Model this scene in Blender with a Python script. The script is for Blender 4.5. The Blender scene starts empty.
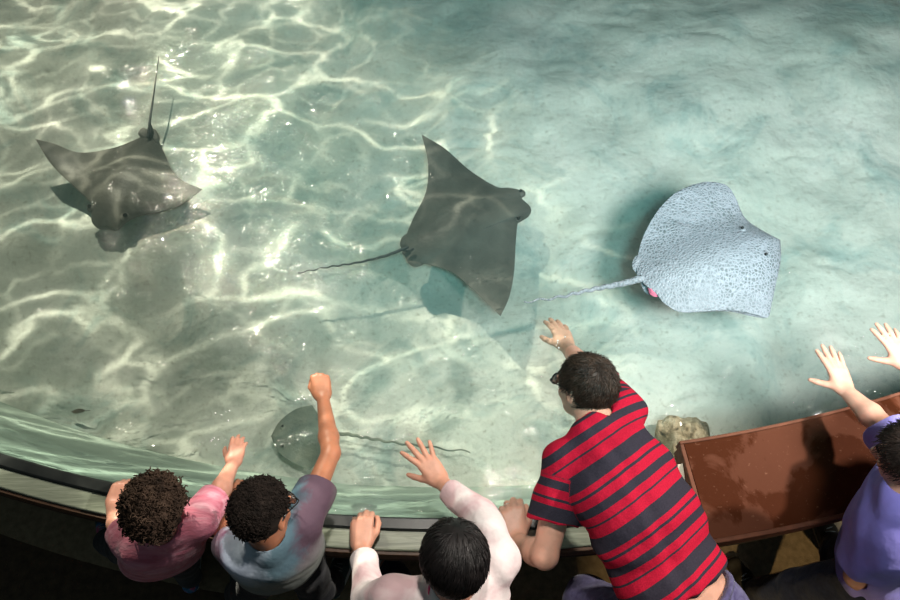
import bpy, bmesh, math, random
import numpy as np
from mathutils import Vector, Matrix
random.seed(7); RNG = np.random.default_rng(7)
scn = bpy.context.scene; COL = scn.collection
V = lambda *a: np.array(a, dtype=float)
def nrm(v):
    v = np.array(v, dtype=float); return v / max(np.linalg.norm(v), 1e-9)

# ------------------------------------------------------------------ camera
CAM_H, PITCH, FPX = 3.6, math.radians(62), 875.0
cd = bpy.data.cameras.new('camera'); cam = bpy.data.objects.new('camera', cd); COL.objects.link(cam)
cd.sensor_width = 36; cd.lens = 36 * FPX / 900; cd.clip_end = 60
cam.location = (0, 0, CAM_H); cam.rotation_euler = (math.pi / 2 - PITCH, 0, 0)
scn.camera = cam
def W(u, v, z):
    """where the sight line through photo point (u, v) meets height z"""
    x = (u - 450) / FPX; y = (300 - v) / FPX
    d = V(x, math.cos(PITCH) + y * math.sin(PITCH), -math.sin(PITCH) + y * math.cos(PITCH))
    return d * ((z - CAM_H) / d[2]) + V(0, 0, CAM_H)

# ------------------------------------------------------------------ object helpers
def tag(o, label=None, cat=None, group=None, kind=None):
    for k, v in (('label', label), ('category', cat), ('group', group), ('kind', kind)):
        if v: o[k] = v
    return o
def make_obj(name, me, mat=None, parent=None):
    o = bpy.data.objects.new(name, me); COL.objects.link(o)
    if mat: me.materials.append(mat)
    if parent: o.parent = parent
    return o
def empty(name, loc):
    o = bpy.data.objects.new(name, None); COL.objects.link(o); o.location = loc
    o.empty_display_size = .1
    return o
def np_mesh(name, verts, quads, smooth=True):
    me = bpy.data.meshes.new(name)
    verts = np.asarray(verts, dtype=np.float32); quads = np.asarray(quads, dtype=np.int32)
    n = quads.shape[1]
    me.vertices.add(len(verts)); me.vertices.foreach_set('co', verts.ravel())
    me.loops.add(quads.size); me.loops.foreach_set('vertex_index', quads.ravel())
    me.polygons.add(len(quads))
    me.polygons.foreach_set('loop_start', np.arange(0, quads.size, n, dtype=np.int32))
    me.polygons.foreach_set('loop_total', np.full(len(quads), n, dtype=np.int32))
    if smooth: me.polygons.foreach_set('use_smooth', np.ones(len(quads), dtype=bool))
    me.update(calc_edges=True); me.validate()
    return me
def bm_mesh(name, bm, smooth=False):
    me = bpy.data.meshes.new(name)
    bmesh.ops.recalc_face_normals(bm, faces=bm.faces)
    bm.to_mesh(me); bm.free()
    if smooth:
        me.polygons.foreach_set('use_smooth', np.ones(len(me.polygons), dtype=bool))
    return me
def local(o_parent, verts):
    return verts - np.array(o_parent.location, dtype=float) if o_parent else verts

# ------------------------------------------------------------------ materials
def mat(name, color=(.5, .5, .5), rough=.6, metal=0, spec=.5):
    m = bpy.data.materials.new(name); m.use_nodes = True
    b = m.node_tree.nodes['Principled BSDF']
    b.inputs['Base Color'].default_value = (*color, 1); b.inputs['Roughness'].default_value = rough
    b.inputs['Metallic'].default_value = metal; b.inputs['Specular IOR Level'].default_value = spec
    m['b'] = 1
    return m
def N(m, t, **kw):
    n = m.node_tree.nodes.new(t)
    for k, v in kw.items():
        if hasattr(n, k): setattr(n, k, v)
        else: n.inputs[k.replace('_', ' ')].default_value = v
    return n
def L(m, a, b): m.node_tree.links.new(a, b)
def bsdf(m): return m.node_tree.nodes['Principled BSDF']
def ramp(m, fac, stops, interp='LINEAR'):
    r = N(m, 'ShaderNodeValToRGB'); r.color_ramp.interpolation = interp
    els = r.color_ramp.elements
    while len(els) < len(stops): els.new(.5)
    for e, (p, c) in zip(els, stops): e.position = p; e.color = (*c, 1)
    L(m, fac, r.inputs['Fac']); return r.outputs['Color']
def coords(m, scale=(1, 1, 1), kind='Object'):
    tc = N(m, 'ShaderNodeTexCoord'); mp = N(m, 'ShaderNodeMapping')
    mp.inputs['Scale'].default_value = scale
    L(m, tc.outputs[kind], mp.inputs['Vector']); return mp.outputs['Vector']
def noise(m, vec, scale, detail=3, rough=.5, dist=0):
    n = N(m, 'ShaderNodeTexNoise'); n.inputs['Scale'].default_value = scale
    n.inputs['Detail'].default_value = detail; n.inputs['Roughness'].default_value = rough
    n.inputs['Distortion'].default_value = dist
    L(m, vec, n.inputs['Vector']); return n.outputs['Fac']
def bump(m, h, strength=.3, dist=.01, prev=None):
    b = N(m, 'ShaderNodeBump'); b.inputs['Strength'].default_value = strength; b.inputs['Distance'].default_value = dist
    L(m, h, b.inputs['Height'])
    if prev: L(m, prev, b.inputs['Normal'])
    return b.outputs['Normal']
def noisy(name, stops, scale=8, rough=.7, bumps=(), vscale=(1, 1, 1), detail=4, dist=0, spec=.4, sheen=0):
    m = mat(name, rough=rough, spec=spec); v = coords(m, vscale)
    L(m, ramp(m, noise(m, v, scale, detail, .55, dist), stops), bsdf(m).inputs['Base Color'])
    pn = None
    for sc, st, d in bumps: pn = bump(m, noise(m, v, sc, 3), st, d, pn)
    if pn: L(m, pn, bsdf(m).inputs['Normal'])
    if sheen: bsdf(m).inputs['Sheen Weight'].default_value = sheen
    return m
def skin(name, c, rough=.42):
    d = tuple(x * .82 for x in c); e = (min(1, c[0] * 1.1), c[1] * 1.0, c[2] * .98)
    m = noisy(name, [(.3, d), (.55, c), (.75, e)], 22, rough, [(260, .12, .002), (60, .12, .004)])
    b = bsdf(m); b.inputs['Subsurface Weight'].default_value = .12
    b.inputs['Subsurface Radius'].default_value = (.012, .005, .003); b.inputs['Subsurface Scale'].default_value = .6
    return m
def cloth(name, stops, scale=6, folds=.5, vscale=(1, 1, 1), dist=1.2):
    return noisy(name, stops, scale, .85, [(14, folds, .02), (420, .25, .001)], vscale, 3, dist, .2, .15)

# ------------------------------------------------------------------ solid modelling on a grid, meshed as one continuous surface
class Solid:
    def __init__(s, lo, hi, h):
        s.h = h; s.lo = np.array(lo, float)
        s.n = np.ceil((np.array(hi, float) - s.lo) / h).astype(int) + 1
        s.f = np.full(s.n, 1.0, dtype=np.float32)
        s.ax = [(s.lo[i] + h * np.arange(s.n[i])).astype(np.float32) for i in range(3)]
    def box(s, lo, hi):
        a = np.clip(np.floor((np.array(lo) - s.lo) / s.h).astype(int), 0, s.n)
        b = np.clip(np.ceil((np.array(hi) - s.lo) / s.h).astype(int) + 1, 0, s.n)
        sl = tuple(slice(int(a[i]), int(b[i])) for i in range(3))
        X = s.ax[0][sl[0]][:, None, None]; Y = s.ax[1][sl[1]][None, :, None]; Z = s.ax[2][sl[2]][None, None, :]
        return sl, X, Y, Z
    def put(s, sl, d, k, op='u'):
        f = s.f[sl]
        if f.size == 0: return
        if op == 'u':
            if k > 0:
                h = np.maximum(k - np.abs(f - d), 0) / k
                s.f[sl] = np.minimum(f, d) - h * h * k * .25
            else: s.f[sl] = np.minimum(f, d)
        else:
            if k > 0:
                h = np.maximum(k - np.abs(f + d), 0) / k
                s.f[sl] = np.maximum(f, -d) + h * h * k * .25
            else: s.f[sl] = np.maximum(f, -d)
    def rc(s, a, b, ra, rb, k=.01, op='u', cap=False):
        a = np.array(a, float); b = np.array(b, float); r = max(ra, rb) + k + 3 * s.h
        sl, X, Y, Z = s.box(np.minimum(a, b) - r, np.maximum(a, b) + r)
        ab = b - a; l2 = max(float(ab @ ab), 1e-12)
        px, py, pz = X - np.float32(a[0]), Y - np.float32(a[1]), Z - np.float32(a[2])
        tr = (px * np.float32(ab[0]) + py * np.float32(ab[1]) + pz * np.float32(ab[2])) / np.float32(l2)
        t = np.clip(tr, 0, 1)
        d = np.sqrt((px - t * np.float32(ab[0])) ** 2 + (py - t * np.float32(ab[1])) ** 2 + (pz - t * np.float32(ab[2])) ** 2) - (np.float32(ra) + t * np.float32(rb - ra))
        if cap: d = np.maximum(d, (tr - 1) * np.float32(math.sqrt(l2)))
        s.put(sl, d, k, op)
    def ec(s, a, b, A, B, side, k=.02, op='u', cap=False):
        """tapered limb of elliptical section: A, B = (half width along side, half depth)"""
        a = np.array(a, float); b = np.array(b, float); r = max(*A, *B) + k + 3 * s.h
        sl, X, Y, Z = s.box(np.minimum(a, b) - r, np.maximum(a, b) + r)
        ab = b - a; ln = max(np.linalg.norm(ab), 1e-6); w = ab / ln
        x = nrm(np.array(side) - w * (np.array(side) @ w)); y = np.cross(w, x)
        px, py, pz = X - np.float32(a[0]), Y - np.float32(a[1]), Z - np.float32(a[2])
        dot = lambda q: px * np.float32(q[0]) + py * np.float32(q[1]) + pz * np.float32(q[2])
        tw = dot(w); t = np.clip(tw / np.float32(ln), 0, 1); q = tw - t * np.float32(ln)
        rx = A[0] + t * (B[0] - A[0]); ry = A[1] + t * (B[1] - A[1]); rm = np.minimum(rx, ry)
        d = (np.sqrt((dot(x) / rx) ** 2 + (dot(y) / ry) ** 2 + (q / rm) ** 2) - 1) * rm
        if cap: d = np.maximum(d, tw - np.float32(ln))
        s.put(sl, d.astype(np.float32), k, op)
    def el(s, c, r, R=None, k=.01, op='u'):
        c = np.array(c, float); r = np.array(r, float); R = np.eye(3) if R is None else R   # rows of R = local axes
        m = r.max() + k + 3 * s.h
        sl, X, Y, Z = s.box(c - m, c + m)
        px, py, pz = X - np.float32(c[0]), Y - np.float32(c[1]), Z - np.float32(c[2])
        q = [(px * np.float32(R[i][0]) + py * np.float32(R[i][1]) + pz * np.float32(R[i][2])) for i in range(3)]
        k0 = np.sqrt(sum((q[i] / np.float32(r[i])) ** 2 for i in range(3)))
        k1 = np.sqrt(sum((q[i] / np.float32(r[i] ** 2)) ** 2 for i in range(3))) + 1e-6
        s.put(sl, k0 * (k0 - 1) / k1, k, op)
    def cut(s, p, n):
        n = nrm(n); X, Y, Z = s.ax[0][:, None, None], s.ax[1][None, :, None], s.ax[2][None, None, :]
        d = X * np.float32(n[0]) + Y * np.float32(n[1]) + Z * np.float32(n[2]) - np.float32(np.dot(p, n))
        s.f = np.maximum(s.f, d)
    def waves(s, amp, freqs, seed=0, dirs=None):
        r = np.random.default_rng(seed)
        m = np.nonzero(np.abs(s.f) < amp * 3 + 2 * s.h)
        P = np.stack([s.ax[i][m[i]] for i in range(3)], 1)
        o = np.zeros(len(P), dtype=np.float32)
        for fq in freqs:
            d = nrm(r.normal(size=3)); e = nrm(r.normal(size=3))
            o += np.sin(P @ d.astype(np.float32) * fq + r.uniform(0, 6) + 1.6 * np.sin(P @ e.astype(np.float32) * fq * .45 + r.uniform(0, 6)))
        s.f[m] += (amp / math.sqrt(len(freqs))) * o
    def mesh(s, name, relax=2):
        f = s.f; ins = f < 0
        c = np.zeros(np.array(f.shape) - 1, dtype=np.uint8)
        for i in (0, 1):
            for j in (0, 1):
                for k in (0, 1):
                    c += ins[i:f.shape[0] - 1 + i, j:f.shape[1] - 1 + j, k:f.shape[2] - 1 + k]
        act = np.nonzero((c > 0) & (c < 8)); I = np.stack(act, 1)
        del c
        idx = np.full(np.array(f.shape) - 1, -1, dtype=np.int32); idx[act] = np.arange(len(I))
        acc = np.zeros((len(I), 3)); cnt = np.zeros(len(I))
        corners = [(i, j, k) for i in (0, 1) for j in (0, 1) for k in (0, 1)]
        vals = {q: f[I[:, 0] + q[0], I[:, 1] + q[1], I[:, 2] + q[2]] for q in corners}
        for q in corners:
            for ax in range(3):
                if q[ax] == 0:
                    p = list(q); p[ax] = 1; p = tuple(p)
                    a, b = vals[q], vals[p]; cr = (a < 0) != (b < 0)
                    t = np.where(cr, a / np.where(cr, a - b, 1), 0)
                    pt = np.tile(np.array(q, float), (len(I), 1)); pt[:, ax] = t
                    acc += pt * cr[:, None]; cnt += cr
        Vt = s.lo + s.h * (I + acc / cnt[:, None])
        quads = []
        for ax in range(3):
            b, c2 = (ax + 1) % 3, (ax + 2) % 3
            sl0 = [slice(None)] * 3; sl1 = [slice(None)] * 3
            sl0[ax] = slice(0, -1); sl1[ax] = slice(1, None)
            a0, a1 = ins[tuple(sl0)], ins[tuple(sl1)]
            e = np.stack(np.nonzero(a0 != a1), 1)
            ok = (e[:, b] > 0) & (e[:, c2] > 0) & (e[:, b] < f.shape[b] - 1) & (e[:, c2] < f.shape[c2] - 1); e = e[ok]
            sgn = a0[tuple(e.T)]
            def at(db, dc):
                q = e.copy(); q[:, b] += db; q[:, c2] += dc
                return idx[tuple(q.T)]
            Q = np.stack([at(-1, -1), at(0, -1), at(0, 0), at(-1, 0)], 1)
            Q[~sgn] = Q[~sgn][:, ::-1]
            quads.append(Q)
        Q = np.concatenate(quads)
        for _ in range(relax):
            ac = np.zeros_like(Vt); n = np.zeros(len(Vt))
            for i in range(4):
                a, b2 = Q[:, i], Q[:, (i + 1) % 4]
                for x in range(3): ac[:, x] += np.bincount(a, Vt[b2, x], len(Vt))
                n += np.bincount(a, minlength=len(Vt))
            Vt = Vt * .5 + .5 * ac / np.maximum(n, 1)[:, None]
        return Vt, Q
def solid_obj(name, S, m, parent, relax=2):
    v, q = S.mesh(name, relax)
    return make_obj(name, np_mesh(name, local(parent, v), q), m, parent), v

def tubes(paths, r0, r1, sides=4):
    """many tapered strands (P: n x m x 3) as vertices and quads"""
    P = np.asarray(paths); n, m, _ = P.shape
    T = np.gradient(P, axis=1); T /= np.linalg.norm(T, axis=2, keepdims=True) + 1e-9
    ref = np.where(np.abs(T[..., 2:3]) < .9, V(0, 0, 1), V(1, 0, 0))
    A = np.cross(T, ref); A /= np.linalg.norm(A, axis=2, keepdims=True) + 1e-9; B = np.cross(T, A)
    t = np.linspace(0, 1, m)[None, :, None, None]
    rad = (r0 + (r1 - r0) * t) if np.isscalar(r0) else (np.asarray(r0)[None, :, None, None])
    an = np.arange(sides) * 2 * math.pi / sides
    Vt = P[:, :, None, :] + rad * (A[:, :, None, :] * np.cos(an)[None, None, :, None] + B[:, :, None, :] * np.sin(an)[None, None, :, None])
    base = (np.arange(n)[:, None, None] * m + np.arange(m - 1)[None, :, None]) * sides
    i = np.arange(sides)[None, None, :]; j = (i + 1) % sides
    Q = np.stack([base + i, base + j, base + sides + j, base + sides + i], -1).reshape(-1, 4)
    # end caps
    caps = []
    if sides == 4:
        s0 = np.arange(n)[:, None] * m * 4
        caps = [s0 + np.array([[3, 2, 1, 0]]), s0 + (m - 1) * 4 + np.array([[0, 1, 2, 3]])]
        Q = np.concatenate([Q] + caps)
    return Vt.reshape(-1, 3), Q
def tube_obj(name, path, r, m, parent=None, sides=8):
    """one tube of varying radius along a path (list of points), ends closed to a point"""
    P = np.asarray(path, float); r = np.asarray(r if not np.isscalar(r) else [r] * len(P), float)
    P = np.concatenate([P[:1], P, P[-1:]]); r = np.concatenate([[1e-4], r, [1e-4]])
    d = np.gradient(P, axis=0); P = P + 0
    P[0] -= nrm(P[2] - P[1]) * r[1] * .4; P[-1] += nrm(P[-2] - P[-3]) * r[-2] * .4
    v, q = tubes(P[None], r, .0, sides)
    return make_obj(name, np_mesh(name, local(parent, v), q), m, parent)
def spline(pts, n):
    """smooth path through points"""
    p = np.array(pts, float); p = np.concatenate([[2 * p[0] - p[1]], p, [2 * p[-1] - p[-2]]])
    out = []
    segs = len(p) - 3
    for i in range(n):
        u = i / (n - 1) * segs; k = min(int(u), segs - 1); t = u - k
        a, b, c, d = p[k:k + 4]
        out.append(.5 * ((2 * b) + (-a + c) * t + (2 * a - 5 * b + 4 * c - d) * t * t + (-a + 3 * b - 3 * c + d) * t ** 3))
    return np.array(out)

# ------------------------------------------------------------------ anatomy
def hand(g, w, d, n, thumb, size=.19, curl=(.3, .3, .3, .35), spread=.1, tcurl=.3, tang=.75, fist=False, base=0):
    """w wrist, d towards the knuckles, n back of the hand, thumb = side the thumb is on, size = hand length"""
    s = size / .19; d = nrm(d); n = nrm(n - d * (n @ d)); x = nrm(np.cross(d, n))
    if x @ thumb < 0: x = -x
    P = lambda a, b, c=0: w + s * (x * a + d * b + n * c)
    joints = []
    offs = [.028, .0095, -.0095, -.027]; kn = [.092, .096, .091, .082]
    lens = [(.040, .025, .021), (.045, .028, .022), (.041, .026, .021), (.032, .020, .018)]
    rad = [.0106, .0108, .0104, .0092]
    for i in range(4):                                   # palm rays
        g.rc(P(offs[i] * .62, .008), P(offs[i], kn[i] - .006, .001), .0165 * s, .0125 * s, .012 * s)
    g.rc(P(.022, .018, -.008), P(.03, .05, -.008), .015 * s, .013 * s, .012 * s)     # thumb pad
    g.rc(P(-.022, .018, -.006), P(-.027, .06, -.006), .014 * s, .011 * s, .012 * s)  # heel pad
    tips = []
    for i in range(4):
        p = P(offs[i], kn[i], .001); a = spread * (1.5 - i) * .75; cu = curl[i]; chain = [p]
        ang = 0
        for j, l in enumerate(lens[i]):
            ang += cu * (1.0, 1.15, .75)[j] + base * (j == 0)
            dd = nrm((d * math.cos(a) + x * math.sin(a))) * math.cos(ang) - n * math.sin(ang)
            q = p + dd * l * s
            r0 = rad[i] * (1.08, .98, .9)[j] * s; r1 = rad[i] * (.98, .9, .74)[j] * s
            g.rc(p, q, r0, r1, .0035 * s); p = q; chain.append(q)
        tips.append(chain)
    # thumb leaves the side of the palm near its base
    p = P(.026, .026, -.006); q = p + s * .038 * nrm(x * math.sin(tang) + d * math.cos(tang) - n * .35)
    g.rc(p, q, .0155 * s, .0125 * s, .010 * s)
    t2 = tang - tcurl; q2 = q + s * .031 * nrm(x * math.sin(t2) + d * math.cos(t2) - n * (.3 + .3 * tcurl)); g.rc(q, q2, .0122 * s, .0112 * s, .004 * s)
    t3 = t2 - tcurl * .8; q3 = q2 + s * .024 * nrm(x * math.sin(t3) + d * math.cos(t3) - n * (.25 + .5 * tcurl)); g.rc(q2, q3, .0110 * s, .0088 * s, .004 * s)
    tips.append([p, q, q2, q3])
    return tips

def frame(f, u):
    f = nrm(f); u = nrm(u - f * (u @ f)); r = np.cross(f, u)      # right, forward, up rows
    return np.stack([r, f, u])
def head(g, c, R, s):
    """skull, face, ears; c = skull centre, R rows = right, forward, up"""
    P = lambda x, y, z: c + s * (R[0] * x + R[1] * y + R[2] * z)
    g.el(P(0, -.012, .022), s * V(.076, .094, .086), R, .0)
    g.el(P(0, .028, -.045), s * V(.058, .062, .072), R, .03 * s)
    g.el(P(0, .058, -.092), s * V(.026, .022, .02), R, .025 * s)
    for sx in (-1, 1):
        g.el(P(sx * .036, .066, -.03), s * V(.02, .016, .018), R, .02 * s)         # cheeks
        g.el(P(sx * .03, .083, .022), s * V(.026, .01, .008), R, .012 * s)         # brows
        g.el(P(sx * .031, .094, .003), s * V(.016, .012, .010), R, .008 * s, 's')  # sockets
        g.el(P(sx * .031, .079, .003), s * V(.0125, .0125, .0125), R, .0)
        g.el(P(sx * .078, -.008, -.008), s * V(.010, .018, .031), R, .006 * s)     # ears
        g.el(P(sx * .086, -.002, -.006), s * V(.006, .010, .018), R, .004 * s, 's')
        g.rc(P(sx * .010, .099, -.037), P(sx * .012, .094, -.036), .007 * s, .007 * s, .005 * s)
    g.rc(P(0, .086, .01), P(0, .108, -.032), .008 * s, .0115 * s, .012 * s)        # nose
    g.el(P(0, .083, -.062), s * V(.024, .012, .006), R, .004 * s)
    g.el(P(0, .081, -.073), s * V(.021, .012, .007), R, .004 * s)
    g.el(P(0, .096, -.0675), s * V(.02, .008, .0016), R, .002 * s, 's')
    return P

HAIR_R = V(.079, .097, .089)
def scalp_ok(n, front=.45):
    """n: unit directions in head frame (right, forward, up)"""
    x, y, z = n[:, 0], n[:, 1], n[:, 2]
    line = np.where(y > 0, -.25 + (front + .25) * np.clip(y / .75, 0, 1) - .25 * (np.abs(x) > .75), -.25 - .5 * np.clip(-y / .5, 0, 1))
    ear = (np.abs(x) > .62) & (z < -.02) & (y > -.42)
    return (z > line) & ~ear
def sphere_dirs(n):
    i = np.arange(n) + .5; ph = np.arccos(1 - 2 * i / n); th = math.pi * (1 + 5 ** .5) * i
    return np.stack([np.cos(th) * np.sin(ph), np.sin(th) * np.sin(ph), np.cos(ph)], 1)
def hair_flow(c, R, s, count, length, lift, thick, whorl=(0, -.45, .9), seed=1, front=.4, r0=.0016, jitter=.25, steps=7):
    r = np.random.default_rng(seed); n = sphere_dirs(count); n += r.normal(size=n.shape) * .02; n /= np.linalg.norm(n, axis=1, keepdims=True)
    n = n[scalp_ok(n, front)]; w = nrm(whorl)
    t = n - w; t -= n * (t * n).sum(1, keepdims=True); t += r.normal(size=t.shape) * jitter * .5
    t += np.cross(n, w) * .35
    t -= n * (t * n).sum(1, keepdims=True); t /= np.linalg.norm(t, axis=1, keepdims=True) + 1e-9
    ln = length * r.uniform(.7, 1.2, len(n)); lf = lift * r.uniform(.3, 1.5, len(n)); th = thick * r.uniform(.5, 1.05, len(n))
    J = np.linspace(0, 1, steps); paths = []
    for j in J:
        a = (ln * j / .09)[:, None]
        d = n * np.cos(a) + t * np.sin(a)
        off = (th * min(1, j * 3) + lf * j * j)[:, None]
        q = (d * (HAIR_R + off)) + r.normal(size=d.shape) * .0006
        q[:, 2] += .022; q[:, 1] -= .012
        paths.append(c + s * (q @ R))
    return tubes(np.stack(paths, 1), r0, r0 * .35, 4)
def hair_curls(c, R, s, count, height, curl, seed=1, front=.3, r0=.0028, turns=1.6, steps=9):
    r = np.random.default_rng(seed); n = sphere_dirs(count); n += r.normal(size=n.shape) * .05; n /= np.linalg.norm(n, axis=1, keepdims=True)
    n = n[scalp_ok(n, front)]
    a = np.cross(n, r.normal(size=n.shape)); a /= np.linalg.norm(a, axis=1, keepdims=True); b = np.cross(n, a)
    hh = height * r.uniform(.65, 1.15, len(n)); ph = r.uniform(0, 6.28, len(n)); lean = r.normal(size=n.shape) * .25
    paths = []
    for j in np.linspace(0, 1, steps):
        an = ph + turns * 6.283 * j
        rr = curl * (1 + .3 * j)
        q = n * HAIR_R + (n + lean) * (hh * j)[:, None] + a * (rr * np.cos(an))[:, None] + b * (rr * np.sin(an))[:, None]
        q[:, 2] += .022; q[:, 1] -= .012
        paths.append(c + s * (q @ R))
    return tubes(np.stack(paths, 1), r0, r0 * .5, 4)
def hair_base(c, R, s, thick, front, h=.004, lump=0):
    S = Solid(c - .18 * s - thick, c + .18 * s + thick, h)
    P = lambda x, y, z: c + s * (R[0] * x + R[1] * y + R[2] * z)
    S.el(P(0, -.012, .022), s * (HAIR_R + thick), R, 0)
    # face and neck stay clear of hair
    S.cut(P(0, .0, -.058), -R[2] + R[1] * .35)
    X = P(0, .06, .055 + .03 * (front - .4))
    n = nrm(R[1] * .8 - R[2] * .62)
    S.cut(X, n)
    if lump: S.waves(lump, (150, 190, 230), 3)
    return S.mesh('hair')
def join(parts):
    vs, qs, o = [], [], 0
    for v, q in parts: vs.append(v); qs.append(q + o); o += len(v)
    return np.concatenate(vs), np.concatenate(qs)

def glasses(c, R, s, m, root, lens_mat):
    P = lambda x, y, z: c + s * (R[0] * x + R[1] * y + R[2] * z)
    bmv, bmq = [], []
    parts = []
    for sx in (-1, 1):
        ring = [P(sx * .034 + .024 * math.cos(a), .109 - .004 * abs(math.cos(a)), .002 + .019 * math.sin(a)) for a in np.linspace(0, 2 * math.pi, 17)]
        parts.append(tubes(np.array(ring)[None], .0022 * s, .0022 * s, 4))
        arm = spline([P(sx * .058, .107, .008), P(sx * .079, .085, .01), P(sx * .086, .01, .012), P(sx * .083, -.02, -.006)], 9)
        parts.append(tubes(arm[None], .0026 * s, .0022 * s, 4))
    parts.append(tubes(np.array([P(-.010, .110, .006), P(0, .114, .009), P(.010, .110, .006)])[None], .0022 * s, .0022 * s, 4))
    v, q = join(parts)
    o = make_obj('glasses', np_mesh('glasses', local(root, v), q), m, root)
    for sx in (-1, 1):
        bm = bmesh.new()
        for yy in (.1085, .1070):
            bm.faces.new([bm.verts.new(Vector(P(sx * .034 + .0225 * math.cos(a), yy - .004 * abs(math.cos(a)), .002 + .0175 * math.sin(a)) - np.array(root.location))) for a in np.linspace(0, 2 * math.pi, 16, endpoint=False)])
        make_obj('lens', bm_mesh('lens', bm), lens_mat, o)

def shoe(name, ank, toe, size, m_up, m_sole, root, m_lace=None, tilt=0):
    """ank: ankle point above the ground (z = height of the sole underside + .06), toe: direction"""
    toe = nrm(V(toe[0], toe[1], tilt)); side = nrm(np.cross(toe, V(0, 0, 1))); up = np.cross(side, toe)
    s = size / .26; A = np.array(ank, float)
    P = lambda x, y, z: A + s * (side * x + toe * y + up * z)
    def grid(): return Solid(A - .26 * s, A + .26 * s, .0035)
    g = grid()
    g.ec(P(0, -.04, -.028), P(.004, .15, -.038), (.036 * s, .03 * s), (.036 * s, .02 * s), side, .02)
    g.ec(P(0, -.03, -.01), P(0, .08, -.022), (.032 * s, .034 * s), (.036 * s, .024 * s), side, .03 * s)
    g.rc(P(0, -.03, -.02), P(0, -.022, .036), .036 * s, .038 * s, .02 * s, cap=True)
    g.rc(P(0, -.022, .012), P(0, -.02, .07), .029 * s, .033 * s, .004, 's')
    g.cut(P(0, 0, -.049), -up)
    up_o, _ = solid_obj('shoe', g, m_up, root)
    g2 = grid()
    g2.ec(P(0, -.045, -.05), P(.004, .158, -.05), (.039 * s, .02 * s), (.04 * s, .02 * s), side, .0)
    g2.ec(P(0, .02, -.05), P(.006, .12, -.05), (.036 * s, .02 * s), (.046 * s, .02 * s), side, .02)
    g2.cut(P(0, 0, -.062), -up); g2.cut(P(0, 0, -.046), up)
    solid = g2.mesh('sole')
    make_obj('sole', np_mesh('sole', local(root, solid[0]), solid[1]), m_sole, up_o)
    if m_lace:
        prts = []
        for i in range(4):
            y = .035 + i * .017; z = .02 - i * .0075
            arc = [P(.024 * math.sin(a), y + (.004 if i % 2 else -.004) * math.sin(a), z - .012 + .018 * math.cos(a)) for a in np.linspace(-1.2, 1.2, 7)]
            prts.append(tubes(np.array(arc)[None], .003 * s, .003 * s, 4))
        v, q = join(prts)
        make_obj('laces', np_mesh('laces', local(root, v), q), m_lace, up_o)

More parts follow.
